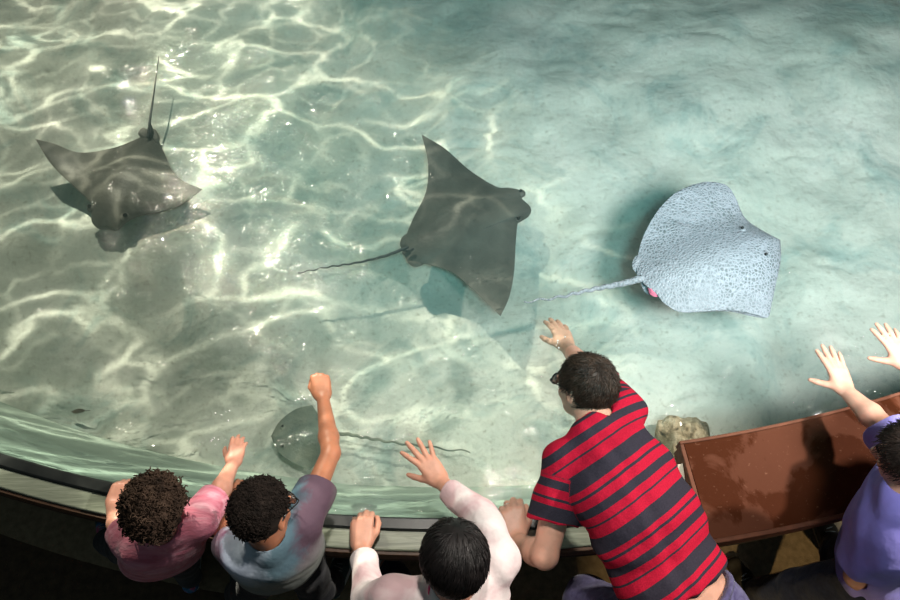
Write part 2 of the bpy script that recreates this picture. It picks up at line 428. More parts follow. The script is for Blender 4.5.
class Person:
    """a posed figure: one continuous body, with hair and clothes as children"""
    def __init__(s, label, J, S, skin_m, girth=1.0, h=.0034, hs=1.0):
        s.J = {k: np.array(v, float) for k, v in J.items()}; s.S = S; J = s.J; s.gi = girth
        s.root = empty('person', (float(J['pelvis'][0]), float(J['pelvis'][1]), 0.0))
        tag(s.root, label, 'person')
        pts = np.array([v for k, v in J.items() if k not in ('f', 'u')])
        s.lo = pts.min(0) - .24 * S - .04; s.hi = pts.max(0) + .24 * S + .04; s.lo[2] = min(pts[:, 2].min() - .09, s.lo[2] + .2)
        s.g = Solid(s.lo, s.hi, h); s.h = h; s.skin = skin_m
        s.side = nrm(J['shR'] - J['shL']); s.spine = nrm(J['neck'] - J['pelvis'])
        s.R = frame(J['f'], J['u']); s.hs = S ** .35 * hs
    def stations(s, inflate=0.0):
        J, S, G = s.J, s.S, s.gi
        p, n = J['pelvis'], J['neck']; mid = J.get('mid', (p + n) / 2)
        path = spline([p, mid, n], 5)
        w = [(.155, .105), (.142, .10), (.15, .108), (.152, .105), (.07, .062)]
        return path, [(a * S * G + inflate, b * S * G + inflate) for a, b in w]
    def torso(s, g, inflate=0.0, k=.05, hem_drop=0.0, top=True, cap=False):
        J, S = s.J, s.S; path, w = s.stations(inflate)
        if hem_drop < 0:
            q = path[0] - nrm(path[1] - path[0]) * hem_drop; g.ec(path[1], q, w[1], w[0], s.side, 0, cap=True)
        elif hem_drop:
            dn = -nrm(path[1] - path[0]); g.ec(path[0], path[0] + dn * hem_drop, w[0], (w[0][0] * 1.02, w[0][1] * 1.02), s.side, k, cap=True)
        for i in range(1 if hem_drop < 0 else 0, 4):
            g.ec(path[i], path[i + 1], w[i], w[i + 1], s.side, k * (0 if i == 0 and not hem_drop else 1))
        c = (path[3] * .75 + path[4] * .25)
        for e in ('shL', 'shR'):
            g.rc(c, J[e], .075 * S + inflate, .052 * S * s.gi + inflate, .045 * S)
    def body(s, hands, finger_h=None):
        J, S, g = s.J, s.S, s.g; A = S ** .9 * (.5 + .5 * s.gi)
        s.torso(g)
        g.rc(J['neck'] - s.spine * .03 * S, J['head'] + s.R[2] * -.05 * s.hs - s.R[1] * .02 * s.hs, .062 * S ** .8, .052 * S ** .7, .03 * S)
        for e in 'LR':
            g.rc(J['sh' + e], J['el' + e], .05 * A, .039 * A, .03 * S)
            m = J['el' + e] * .72 + J['wr' + e] * .28
            g.rc(J['el' + e], m, .038 * A, .041 * A, .015 * S); g.rc(m, J['wr' + e], .041 * A, .0265 * A, .02 * S)
            hp = s.hip(e)
            g.rc(hp, J['kn' + e], .085 * A, .055 * A, .04 * S); g.rc(J['kn' + e], J['an' + e], .055 * A, .036 * A, .03 * S)
        P = head(g, J['head'], s.R, s.hs)
        s.tips = {}
        for e, kw in hands.items(): s.tips[e] = hand(g, J['wr' + e], **kw)
        o, _ = solid_obj('body', g, s.skin, s.root, 2)
        # eyes
        for sx in (-1, 1):
            v, q = Solid_sphere(P(sx * .031, .0795, .003), .0128 * s.hs)
            e = make_obj('eye', np_mesh('eye', local(s.root, v), q), M['eye'], s.root)
            v, q = Solid_sphere(P(sx * .031, .0885, .001), .0052 * s.hs)
            make_obj('iris', np_mesh('iris', local(s.root, v), q), M['iris'], e)
        for sx in (-1, 1):
            br = spline([P(sx * .014, .098, .022), P(sx * .032, .097, .029), P(sx * .05, .083, .024)], 7)
            tube_obj('eyebrow', br, [.002, .0035, .004, .004, .0035, .003, .001], s.hairm, s.root, 6)
        return o
    def hip(s, e): return s.J['pelvis'] + s.side * (.085 if e == 'R' else -.085) * s.S - s.spine * .04 * s.S
    def shirt(s, m, sleeve=.55, infl=.012, hem=.06, folds=.004, seed=3, k=.045, sleeve_r=1.0, collar=None, sleeveL=None, name='shirt', stripes=False):
        J, S = s.J, s.S; A = S ** .9 * (.5 + .5 * s.gi)
        g = Solid(s.lo, s.hi, s.h)
        s.torso(g, infl, k, hem)
        g.ec(s.stations()[0][3], J['neck'] + s.spine * .012 * S, (.12 * S, .085 * S), (.07 * S, .065 * S), s.side, .03)
        ends = {}
        for e in 'LR':
            f = sleeveL if (e == 'L' and sleeveL is not None) else sleeve
            a, b, c = J['sh' + e], J['el' + e], J['wr' + e]
            if f <= 1:
                q = a + (b - a) * f; g.rc(a, q, .056 * A + infl, (.052 * A + infl) * sleeve_r, .03 * S, cap=True); ends[e] = (q, nrm(b - a), .052 * A)
            else:
                q = b + (c - b) * (f - 1)
                g.rc(a, b, .056 * A + infl, .046 * A + infl, .03 * S)
                g.rc(b, q, .046 * A + infl, .036 * A + infl * .8, .02 * S, cap=True); ends[e] = (q, nrm(c - b), .036 * A)
        g.waves(folds, (34, 47, 60, 26), seed)
        for e, (q, d, r) in ends.items():
            g.rc(q - d * .022, q + d * .05, r * .97, r * 1.04, .004, 's')
        nk = nrm(J['head'] - s.R[2] * .05 * s.hs - J['neck'])
        g.rc(J['neck'] - nk * .0, J['neck'] + nk * .12, .058 * S ** .8 + .004, .075 * S ** .8, .004, 's')
        o, v = solid_obj(name, g, m, s.root, 2)
        if stripes:
            me = o.data; uv = me.uv_layers.new(name='along'); v = v
            al = (v - J['pelvis']) @ s.spine + .03 * np.sin((v @ s.side) * 6)
            for e in 'LR':
                a, b = J['sh' + e], J['el' + e]; d = nrm(b - a); t = (v - a) @ d
                rr = np.linalg.norm(v - a - t[:, None] * d, axis=1)
                msk = (t > .035) & (rr < .09 * S) & (t < .3)
                al = np.where(msk, t + .012, al)
            li = np.zeros(len(me.loops), dtype=np.int32); me.loops.foreach_get('vertex_index', li)
            dat = np.zeros((len(li), 2), dtype=np.float32); dat[:, 0] = al[li]; dat[:, 1] = (v @ s.side)[li]
            uv.data.foreach_set('uv', dat.ravel())
        # collar rib
        x = nrm(np.cross(nk, s.side)); y = np.cross(nk, x); rr = .064 * S ** .8 + .004
        ring = [J['neck'] + nk * (.006 - .012 * math.cos(a) * S) + rr * (x * math.cos(a) + y * math.sin(a)) for a in np.linspace(0, 2 * math.pi, 25)]
        cv = tubes(np.array(ring)[None], .006 * S ** .5, .006 * S ** .5, 4)
        make_obj('collar', np_mesh('collar', local(s.root, cv[0]), cv[1]), collar or m, o)
        return o
    def trousers(s, m, length=1.0, infl=.010, seed=5, waist_up=.03, folds=.004, belt=None):
        J, S = s.J, s.S; A = S ** .9 * (.5 + .5 * s.gi); g = Solid(s.lo, s.hi, s.h)
        path, w = s.stations(infl); up = nrm(path[1] - path[0])
        g.ec(path[0] - up * .09 * S, path[0] + up * waist_up, w[0], w[0], s.side, 0, cap=True)
        for e in 'LR':
            hp = s.hip(e); kn, an = J['kn' + e], J['an' + e]
            if length <= .5:
                q = hp + (kn - hp) * (length * 2); g.rc(hp, q, .092 * A + infl, .075 * A + infl, .04 * S, cap=True)
            else:
                q = kn + (an - kn) * (length * 2 - 1) * .93
                g.rc(hp, kn, .092 * A + infl, .064 * A + infl, .04 * S); g.rc(kn, q, .064 * A + infl, .05 * A + infl, .03 * S, cap=True)
        g.waves(folds, (40, 55, 30), seed)
        o, _ = solid_obj('trousers', g, m, s.root, 2)
        if belt:
            c0 = path[0] + up * (waist_up - .004); y = nrm(np.cross(up, s.side))
            ring = [c0 + s.side * (w[0][0] + .003) * math.cos(a) + y * (w[0][1] + .003) * math.sin(a) for a in np.linspace(0, 2 * math.pi, 33)]
            cv = tubes(np.array(ring)[None], .012, .012, 4)
            make_obj('waistband', np_mesh('waistband', local(s.root, cv[0]), cv[1]), belt, o)
        return o
    def hair(s, parts, m):
        v, q = join(parts)
        return make_obj('hair', np_mesh('hair', local(s.root, v), q), m, s.root)
def Solid_sphere(c, r, n=10):
    th = np.linspace(.02, math.pi - .02, n); ph = np.linspace(0, 2 * math.pi, 2 * n, endpoint=False)
    T, Pp = np.meshgrid(th, ph, indexing='ij')
    v = np.stack([np.sin(T) * np.cos(Pp), np.sin(T) * np.sin(Pp), np.cos(T)], -1).reshape(-1, 3) * r + c
    m = 2 * n; q = [[i * m + j, (i + 1) * m + j, (i + 1) * m + (j + 1) % m, i * m + (j + 1) % m] for i in range(n - 1) for j in range(m)]
    return v, np.array(q)

M = {}
M['eye'] = mat('eye_white', (.8, .78, .75), .25); M['iris'] = mat('iris', (.03, .018, .01), .15)
M['skin_a'] = skin('skin_light_brown', (.60, .29, .21))
M['skin_b'] = skin('skin_brown', (.44, .18, .10))
M['skin_c'] = skin('skin_tan', (.60, .30, .21))
M['skin_d'] = skin('skin_fair', (.68, .37, .27))
M['skin_e'] = skin('skin_beige', (.64, .36, .26))
M['hair_dark'] = noisy('hair_dark', [(.3, (.014, .009, .007)), (.7, (.045, .028, .020))], 40, .65, spec=.3)
M['hair_black'] = noisy('hair_black', [(.3, (.005, .004, .004)), (.7, (.016, .012, .012))], 40, .48, spec=.4)
M['hair_curl'] = noisy('hair_curl', [(.3, (.008, .006, .005)), (.7, (.024, .017, .014))], 40, .85, spec=.15)
M['hair_afro'] = noisy('hair_afro', [(.3, (.022, .013, .009)), (.7, (.085, .052, .036))], 26, .8, spec=.2)
M['hair_brown'] = noisy('hair_brown', [(.3, (.016, .009, .006)), (.7, (.06, .034, .022))], 30, .5, spec=.4)
M['lens'] = mat('spectacle_lens', (.9, .92, .92), .03); bsdf(M['lens']).inputs['Transmission Weight'].default_value = .95
M['frame'] = mat('spectacle_frame', (.012, .012, .014), .25)
M['silver'] = mat('silver', (.75, .75, .76), .22, 1)

# ------------------------------------------------------------------ the setting
CX, CY, RR = 0.0, 6.23, 5.5          # centre and radius of the curved pool edge
def ring_pt(off, a, z): return V(CX + (RR + off) * math.sin(a), CY - (RR + off) * math.cos(a), z)
def ring(name, prof, a0, a1, m, parent=None, n=72, bevel=0.0, smooth=False):
    """a closed profile [(offset towards the visitors, height)] swept along the pool edge"""
    bm = bmesh.new(); rows = []
    for i in range(n + 1):
        a = a0 + (a1 - a0) * i / n
        rows.append([bm.verts.new(Vector(local(parent, ring_pt(o, a, z)))) for o, z in prof])
    k = len(prof)
    for i in range(n):
        for j in range(k):
            bm.faces.new([rows[i][j], rows[i][(j + 1) % k], rows[i + 1][(j + 1) % k], rows[i + 1][j]])
    bm.faces.new(rows[0]); bm.faces.new(rows[-1][::-1])
    o = make_obj(name, bm_mesh(name, bm), m, parent)
    if bevel:
        b = o.modifiers.new('bevel', 'BEVEL'); b.width = bevel; b.segments = 2; b.limit_method = 'ANGLE'; b.angle_limit = .7
    return o
def box(name, lo, hi, m, parent=None, bevel=.0, rot=0, piv=None):
    bm = bmesh.new(); bmesh.ops.create_cube(bm, size=1)
    lo, hi = np.array(lo, float), np.array(hi, float); c = (lo + hi) / 2
    for v in bm.verts: v.co = Vector(V(v.co.x, v.co.y, v.co.z) * (hi - lo))
    if rot: bmesh.ops.rotate(bm, verts=bm.verts, matrix=Matrix.Rotation(rot, 3, 'Z'))
    bmesh.ops.translate(bm, verts=bm.verts, vec=Vector(local(parent, c)))
    if bevel: bmesh.ops.bevel(bm, geom=bm.edges[:], offset=bevel, segments=2, affect='EDGES', profile=.5)
    return make_obj(name, bm_mesh(name, bm), m, parent)
def struct(o): o['kind'] = 'structure'; return o

M['floor'] = noisy('floor_carpet', [(.3, (.055, .036, .022)), (.7, (.12, .078, .045))], 30, .9, [(300, .4, .004)])
M['plaster'] = noisy('pool_plaster', [(.3, (.43, .54, .45)), (.7, (.47, .58, .49))], 3, .8, [(20, .12, .01)])
M['gasket'] = noisy('rim_black', [(.3, (.012, .014, .014)), (.7, (.03, .034, .032))], 12, .35, [(80, .1, .003)])
M['casing'] = noisy('casing_dark', [(.3, (.03, .02, .014)), (.7, (.06, .04, .028))], 14, .8, [(120, .3, .004)])
m = M['ledge'] = mat('ledge_wet_board', rough=.4); v = coords(m, (1.2, 14, 6))
L(m, ramp(m, noise(m, v, 5, 5, .6, .6), [(.25, (.14, .16, .12)), (.5, (.25, .28, .21)), (.75, (.38, .41, .32))]), bsdf(m).inputs['Base Color'])
L(m, bump(m, noise(m, v, 9, 4), .25, .006), bsdf(m).inputs['Normal'])
m = M['counter'] = mat('counter_varnished', rough=.7, spec=.08); v = coords(m)
blot = ramp(m, noise(m, v, 4.0, 5, .55, .9), [(.475, (.112, .037, .019)), (.515, (.064, .015, .004))])
speck = ramp(m, noise(m, v, 70, 3, .6), [(.64, (0, 0, 0)), (.78, (.8, .8, .8))])
mx = N(m, 'ShaderNodeMix', data_type='RGBA'); L(m, speck, mx.inputs[0]); L(m, blot, mx.inputs[6]); mx.inputs[7].default_value = (.22, .10, .06, 1)
L(m, mx.outputs[2], bsdf(m).inputs['Base Color'])
L(m, bump(m, noise(m, v, 45, 4), .25, .006), bsdf(m).inputs['Normal'])
M['edge'] = noisy('counter_edge', [(.3, (.10, .032, .014)), (.7, (.20, .065, .03))], 18, .7, [(60, .2, .004)])
M['ledge_edge'] = noisy('ledge_edge', [(.3, (.06, .03, .018)), (.7, (.11, .06, .035))], 18, .5, [(60, .2, .004)])
M['rock'] = noisy('rock_brown', [(.3, (.12, .085, .045)), (.46, (.54, .41, .25)), (.7, (.74, .62, .44))], 22, .85, [(30, .8, .03), (110, .6, .008)], dist=1.0)

bm = bmesh.new()
for p in ((-6, -5), (6, -5), (6, 2.2), (-6, 2.2)): bm.verts.new((p[0], p[1], 0))
bm.faces.new(bm.verts[:]); bmesh.ops.solidify(bm, geom=bm.faces[:], thickness=.05)
f = struct(make_obj('floor', bm_mesh('floor', bm), M['floor']))
for vv in f.data.vertices: vv.co.z = min(vv.co.z, 0) if vv.co.z <= 0 else 0
# sunken bed is cut clear of the visitors' floor by the pool wall
A0, A1, AC = -.86, .86, .1497
def cut_floor():
    bm = bmesh.new(); n = 72
    top = [bm.verts.new(ring_pt(-.14, A0 + (A1 - A0) * i / n, 0)) for i in range(n + 1)]
    lowr = [bm.verts.new((ring_pt(0, A0 + (A1 - A0) * i / n, 0)[0] * 1.25, -5, 0)) for i in range(n + 1)]
    for i in range(n): bm.faces.new([top[i], lowr[i], lowr[i + 1], top[i + 1]])
    return bm_mesh('floor', bm)
f.data = cut_floor(); f.data.materials.append(M['floor'])
struct(ring('wall_front', [(-.001, .612), (-.09, .44), (-.285, .04), (-.33, -.25), (-.14, -.25), (-.14, .36), (.03, .54), (.03, .612)], A0, A1, M['plaster']))
struct(ring('baseboard_front', [(-.139, .0), (-.139, .36), (.031, .54), (.031, .599), (.1195, .584), (.1195, .555), (.05, .53), (-.11, .34), (-.11, .0)], A0, A1, M['casing']))
struct(ring('trim_1', [(0, .615), (0, .674), (.006, .68), (.038, .68), (.044, .674), (.044, .615)], A0, AC - .004, M['gasket']))
struct(ring('trim_2', [(.0445, .60), (.0445, .668), (.104, .664), (.108, .660), (.108, .60)], A0, AC - .004, M['ledge'], bevel=.002))
struct(ring('trim_3', [(.1085, .585), (.1085, .652), (.120, .652), (.120, .585)], A0, AC - .004, M['ledge_edge'], bevel=.002))

M['floor_lit'] = noisy('floor_lit_tone', [(.3, (.20, .15, .09)), (.7, (.34, .26, .16))], 40, .9, [(260, .4, .004)])  # dim light on the floor by the pool wall, put into a lighter strip
struct(ring('floor_lit_strip', [(-.108, .0005), (-.108, .006), (.20, .006), (.20, .0005)], A0, A1, M['floor_lit']))
# the broad brown counter that runs over the pool edge on the right
ct = empty('wooden_counter', (1.7, .95, 0)); tag(ct, 'broad brown varnished wooden counter along the pool edge under the boy in violet', 'counter')
ring('counter_top', [(-.172, .708), (-.172, .75), (.150, .75), (.150, .708)], AC, A1, M['counter'], ct, 60)
ring('back_lip', [(-.184, .70), (-.184, .756), (-.1725, .756), (-.1725, .70)], AC - .003, A1, M['edge'], ct, 60, .003)
ring('front_lip', [(.1505, .69), (.1505, .753), (.166, .753), (.166, .69)], AC - .036, A1, M['edge'], ct, 60, .003)
ring('front_board', [(.072, .708), (.072, .7495), (.1495, .7495), (.1495, .708)], AC - .036, AC - .0004, M['counter'], ct, 6)
ring('notch_lip', [(.062, .69), (.062, .756), (.0715, .756), (.0715, .69)], AC - .036, AC - .0026, M['edge'], ct, 6, .002)
ring('end_lip', [(-.172, .66), (-.172, .756), (.062, .756), (.062, .66)], AC - .0032, AC - .0006, M['edge'], ct, 2, .003)
ring('front_apron', [(.118, .52), (.118, .706), (.142, .706), (.142, .52)], AC - .036, A1, M['casing'], ct, 60, .003)
ring('end_panel', [(-.10, .614), (-.10, .70), (.056, .70), (.056, .614)], AC - .0005, AC + .004, M['casing'], ct, 2)
M['post'] = noisy('post_cream', [(.3, (.62, .50, .38)), (.7, (.75, .64, .5))], 20, .6)
ep = struct(ring('trim_4', [(-.11, .60), (-.11, .74), (-.03, .70), (-.03, .60)], AC - .0072, AC - .0036, M['post'], None, 2, .002))
M['acrylic'] = mat('acrylic', (.62, .86, .80), .08); bsdf(M['acrylic']).inputs['Transmission Weight'].default_value = .55
struct(ring('trim_5', [(-.004, .60), (-.004, .70), (.05, .70), (.05, .60)], AC - .034, AC - .0075, M['gasket'], None, 4, .003))

# sand bed: raked, trodden sand with low mounds and furrows
def sand():
    nx, ny = 300, 260
    xs = np.linspace(-4.6, 4.6, nx); ys = np.linspace(.55, 5.7, ny); X, Y = np.meshgrid(xs, ys)
    r = np.random.default_rng(11); Z = np.zeros_like(X)
    for i in range(46):
        fq = r.uniform(1.2, 16); a = r.uniform(0, math.pi); ph = r.uniform(0, 6.28, 2)
        d = X * math.cos(a) + Y * math.sin(a); e = -X * math.sin(a) + Y * math.cos(a)
        Z += (.021 / (1 + fq * .45)) * np.sin(d * fq + ph[0] + 1.8 * np.sin(e * fq * .5 + ph[1]))
    for i in range(150):                                           # furrows left by fins and feet
        cx, cy = r.uniform(-3, 4), r.uniform(1.2, 4.6); a = r.normal(.4, .7); ln = r.uniform(.05, .22); wd = r.uniform(.012, .03)
        d = (X - cx) * math.cos(a) + (Y - cy) * math.sin(a); e = -(X - cx) * math.sin(a) + (Y - cy) * math.cos(a) + .35 * d * d / ln
        Z -= r.uniform(.008, .024) * np.exp(-(d / ln) ** 2 - (e / wd) ** 2) - .006 * np.exp(-(d / ln) ** 2 - ((e - wd * 1.7) / wd) ** 2)
    P = np.stack([X, Y, Z * 1.0], -1).reshape(-1, 3)
    i = (np.arange(ny - 1)[:, None] * nx + np.arange(nx - 1)[None, :]).reshape(-1)
    Q = np.stack([i, i + 1, i + nx + 1, i + nx], 1)
    rad = np.hypot(P[:, 0] - CX, P[:, 1] - CY); Q = Q[(rad[Q] < RR - .19).all(1)]
    used = np.unique(Q); mp = np.full(len(P), -1); mp[used] = np.arange(len(used))
    return np_mesh('sand_bed', P[used], mp[Q]), Z
m = M['sand'] = mat('sand', rough=.95, spec=.1); v = coords(m)
base = ramp(m, noise(m, v, 1.6, 6, .62, .5), [(.3, (.52, .58, .50)), (.5, (.68, .73, .64)), (.7, (.80, .82, .74))])
grit = ramp(m, noise(m, v, 42, 4, .7), [(.28, (.55, .55, .5)), (.45, (1, 1, 1))])
mx = N(m, 'ShaderNodeMix', data_type='RGBA'); mx.blend_type = 'MULTIPLY'; mx.inputs[0].default_value = .8
alg = N(m, 'ShaderNodeMix', data_type='RGBA'); L(m, ramp(m, noise(m, v, 2.6, 6, .68, .9), [(.50, (0, 0, 0)), (.66, (.75, .75, .75))]), alg.inputs[0]); L(m, base, alg.inputs[6]); alg.inputs[7].default_value = (.33, .47, .43, 1); base = alg.outputs[2]
L(m, base, mx.inputs[6]); L(m, grit, mx.inputs[7]); L(m, mx.outputs[2], bsdf(m).inputs['Base Color'])
n1 = bump(m, noise(m, coords(m, (1, 1.1, 1)), 5, 3, .45, .1), .7, .06)
L(m, bump(m, noise(m, v, 34, 4, .6, .2), .38, .012, n1), bsdf(m).inputs['Normal'])
me, SZ = sand(); sb = struct(make_obj('sand_bed', me, M['sand']))
struct(box('wall_back', (-4.8, 5.5, -.3), (4.8, 5.8, 2.6), M['plaster']))
struct(box('wall_left', (-4.8, 1.9, -.3), (-4.5, 5.5, 1.2), M['plaster']))
struct(box('wall_right', (4.5, 1.9, -.3), (4.8, 5.5, 1.2), M['plaster']))

# water: a clear tinted surface with small waves and a body of slightly milky water below it
WZ = .585
def water_mesh():
    n, k = 150, 110; rows = []
    A = np.linspace(A0, A1, n)
    v = []
    for a in A:
        p = ring_pt(-.004, a, WZ); q = V(p[0] * 1.0, 5.49, WZ)
        for t in np.linspace(0, 1, k): v.append(p + (q - p) * t)
    v = np.array(v); r = np.random.default_rng(5)
    for i in range(26):                                             # low swell, livelier near the hands
        d = nrm(r.normal(size=2)); fq = r.uniform(5, 26); v[:, 2] += .011 / fq * np.sin(v[:, :2] @ d * fq + r.uniform(0, 6.28))
    for (u, w, amp) in ((238, 437, .0022), (325, 402, .002), (555, 330, .0012), (300, 425, .0018), (262, 270, .0022)):
        c = W(u, w, WZ); rr = np.hypot(v[:, 0] - c[0], v[:, 1] - c[1]); v[:, 2] += amp * np.sin(rr * 75) * np.exp(-rr * 7)
    i = (np.arange(n - 1)[:, None] * k + np.arange(k - 1)[None, :]).reshape(-1)
    return v, np.stack([i, i + k, i + k + 1, i + 1], 1), n, k
m = M['water'] = bpy.data.materials.new('water'); m.use_nodes = True; nt = m.node_tree
for nd in list(nt.nodes): nt.nodes.remove(nd)
out = N(m, 'ShaderNodeOutputMaterial'); tr = N(m, 'ShaderNodeBsdfTransparent'); gl = N(m, 'ShaderNodeBsdfGlossy'); fr = N(m, 'ShaderNodeFresnel'); mix = N(m, 'ShaderNodeMixShader')
tr.inputs['Color'].default_value = (.89, .965, .955, 1); gl.inputs['Roughness'].default_value = .04; fr.inputs['IOR'].default_value = 1.33
vc = coords(m, (1, 1.25, 1))
bn = bump(m, noise(m, vc, 5.5, 4, .6, 1.0), .35, .05); bn = bump(m, noise(m, vc, 22, 3, .55, .8), .16, .012, bn)
L(m, bn, gl.inputs['Normal']); L(m, bn, fr.inputs['Normal'])
L(m, fr.outputs[0], mix.inputs[0]); L(m, tr.outputs[0], mix.inputs[1]); L(m, gl.outputs[0], mix.inputs[2]); L(m, mix.outputs[0], out.inputs['Surface'])
v, q, n, k = water_mesh()
mv = M['water_body'] = bpy.data.materials.new('water_body'); mv.use_nodes = True
for nd in list(mv.node_tree.nodes): mv.node_tree.nodes.remove(nd)
ov = N(mv, 'ShaderNodeOutputMaterial'); pv = N(mv, 'ShaderNodeVolumeScatter'); pv.inputs['Color'].default_value = (.60, .86, .84, 1); pv.inputs['Density'].default_value = .42; pv.inputs['Anisotropy'].default_value = .3
L(mv, pv.outputs[0], ov.inputs['Volume'])
bm = bmesh.new(); nb = 48; loops = []
for zz in (-.3, WZ - .012):
    lo_ = [bm.verts.new(ring_pt(-.006 if zz > 0 else -.006, A0 + (A1 - A0) * i / nb, zz)) for i in range(nb + 1)]
    lo_ += [bm.verts.new((lo_[-1].co.x, 5.45, zz)), bm.verts.new((lo_[0].co.x, 5.45, zz))]; loops.append(lo_)
bm.faces.new(loops[0]); bm.faces.new(loops[1])
for i in range(len(loops[0])):
    j = (i + 1) % len(loops[0]); bm.faces.new([loops[0][i], loops[0][j], loops[1][j], loops[1][i]])
struct(make_obj('water_body', bm_mesh('water_body', bm), mv))
ws = make_obj('water_surface', np_mesh('water_surface', v, q), M['water']); struct(ws)

# rock on the sand by the end of the counter
def rock(c, r, seed):
    g = Solid(c - 1.6 * r, c + 1.6 * r, .006); rg = np.random.default_rng(seed)
    g.el(c, V(r * .85, r * .95, r * .75), None, 0)
    for i in range(9): g.el(c + rg.normal(size=3) * r * .38 * V(1, 1, .6), V(1, 1, .8) * r * rg.uniform(.35, .6), None, .03)
    for i in range(7):
        d = nrm(rg.normal(size=3)); g.cut(c + d * r * rg.uniform(.72, .9), d)
    g.waves(.006, (60, 90, 130, 40), seed); return g.mesh('rock')
c = W(690, 441, .10); rt = empty('rock', (float(c[0]), float(c[1]), 0)); tag(rt, 'rough brown rock lying on the sand by the end of the brown counter', 'rock')
rv, rq = rock(c, .108, 4); rv[:, 2] = np.maximum(rv[:, 2], -.03)
make_obj('stone', np_mesh('stone', local(rt, rv), rq), M['rock'], rt)
# a sunken leaf
M['leaf'] = noisy('leaf_dark', [(.3, (.03, .03, .02)), (.7, (.08, .07, .045))], 30, .7)
c = W(79, 412, .012); lf = empty('fallen_leaf', (float(c[0]), float(c[1]), .02)); tag(lf, 'small dark leaf lying on the sand near the left edge', 'leaf')
bm = bmesh.new()
for zz in (.0, .002):
    vs = [bm.verts.new((x * 1.0, y, zz + .006 * math.sin(x * 60))) for x, y in [(-.034, 0), (-.02, .009), (0, .012), (.02, .008), (.036, .001), (.02, -.007), (0, -.010), (-.02, -.008)]]
    bm.faces.new(vs)
make_obj('blade', bm_mesh('blade', bm), M['leaf'], lf)
tube_obj('stem', [c + V(.034, 0, .012), c + V(.045, .003, .014), c + V(.055, .0, .012)], [.002, .0016, .001], M['leaf'], lf, 6)
# ------------------------------------------------------------------ stingrays
def ray_mat(name, stops, net=0, net_col=None, bumps=.3):
    m = mat(name, rough=.5, spec=.35); v = coords(m)
    col = ramp(m, noise(m, v, 9, 5, .6, .6), stops); pn = None
    if net:
        vo = N(m, 'ShaderNodeTexVoronoi'); vo.feature = 'DISTANCE_TO_EDGE'; vo.inputs['Scale'].default_value = net
        L(m, v, vo.inputs['Vector'])
        k = ramp(m, vo.outputs['Distance'], [(.07, (0, 0, 0)), (.26, (1, 1, 1))])
        msk = ramp(m, noise(m, v, 5, 3, .5), [(.38, (.15, .15, .15)), (.64, (.95, .95, .95))])
        mu = N(m, 'ShaderNodeMath', operation='MULTIPLY'); L(m, k, mu.inputs[0]); L(m, msk, mu.inputs[1])
        mx = N(m, 'ShaderNodeMix', data_type='RGBA'); L(m, mu.outputs[0], mx.inputs[0]); L(m, col, mx.inputs[6]); mx.inputs[7].default_value = (*net_col, 1)
        col = mx.outputs[2]; pn = bump(m, vo.outputs['Distance'], .5, .02)
    L(m, col, bsdf(m).inputs['Base Color'])
    L(m, bump(m, noise(m, v, 70, 3), bumps, .006, pn), bsdf(m).inputs['Normal'])
    return m
M['ray'] = ray_mat('ray_skin', [(.3, (.062, .060, .052)), (.7, (.125, .118, .10))])
M['ray2'] = ray_mat('ray_skin_warm', [(.3, (.12, .115, .10)), (.7, (.21, .20, .17))])
M['net'] = ray_mat('ray_skin_netted', [(.3, (.33, .32, .36)), (.7, (.43, .41, .47))], 74, (.17, .18, .19))
M['murk'] = ray_mat('ray_skin_murky', [(.35, (.15, .20, .17)), (.65, (.26, .29, .23))], bumps=.5); bsdf(M['murk']).inputs['Roughness'].default_value = .95; bsdf(M['murk']).inputs['Specular IOR Level'].default_value = .05
M['tail'] = noisy('ray_tail', [(.3, (.03, .035, .035)), (.7, (.07, .075, .075))], 20, .5)
M['ray_eye'] = mat('ray_eye', (.01, .01, .01), .15); M['ray_lid'] = noisy('ray_lid', [(.3, (.5, .5, .52)), (.7, (.7, .7, .7))], 30, .5)
M['pink'] = mat('ray_pink', (.75, .16, .26), .5)
M['ray_pale'] = noisy('ray_belly', [(.3, (.6, .6, .56)), (.7, (.75, .75, .7))], 10, .6)
def resample(P, n):
    P = np.array(P, float); d = np.r_[0, np.cumsum(np.linalg.norm(np.diff(P, axis=0), axis=1))]; t = np.linspace(0, d[-1], n)
    return np.stack([np.interp(t, d, P[:, i]) for i in range(P.shape[1])], 1)
def smooth_poly(pts, n): return resample(spline(pts, 60), n)
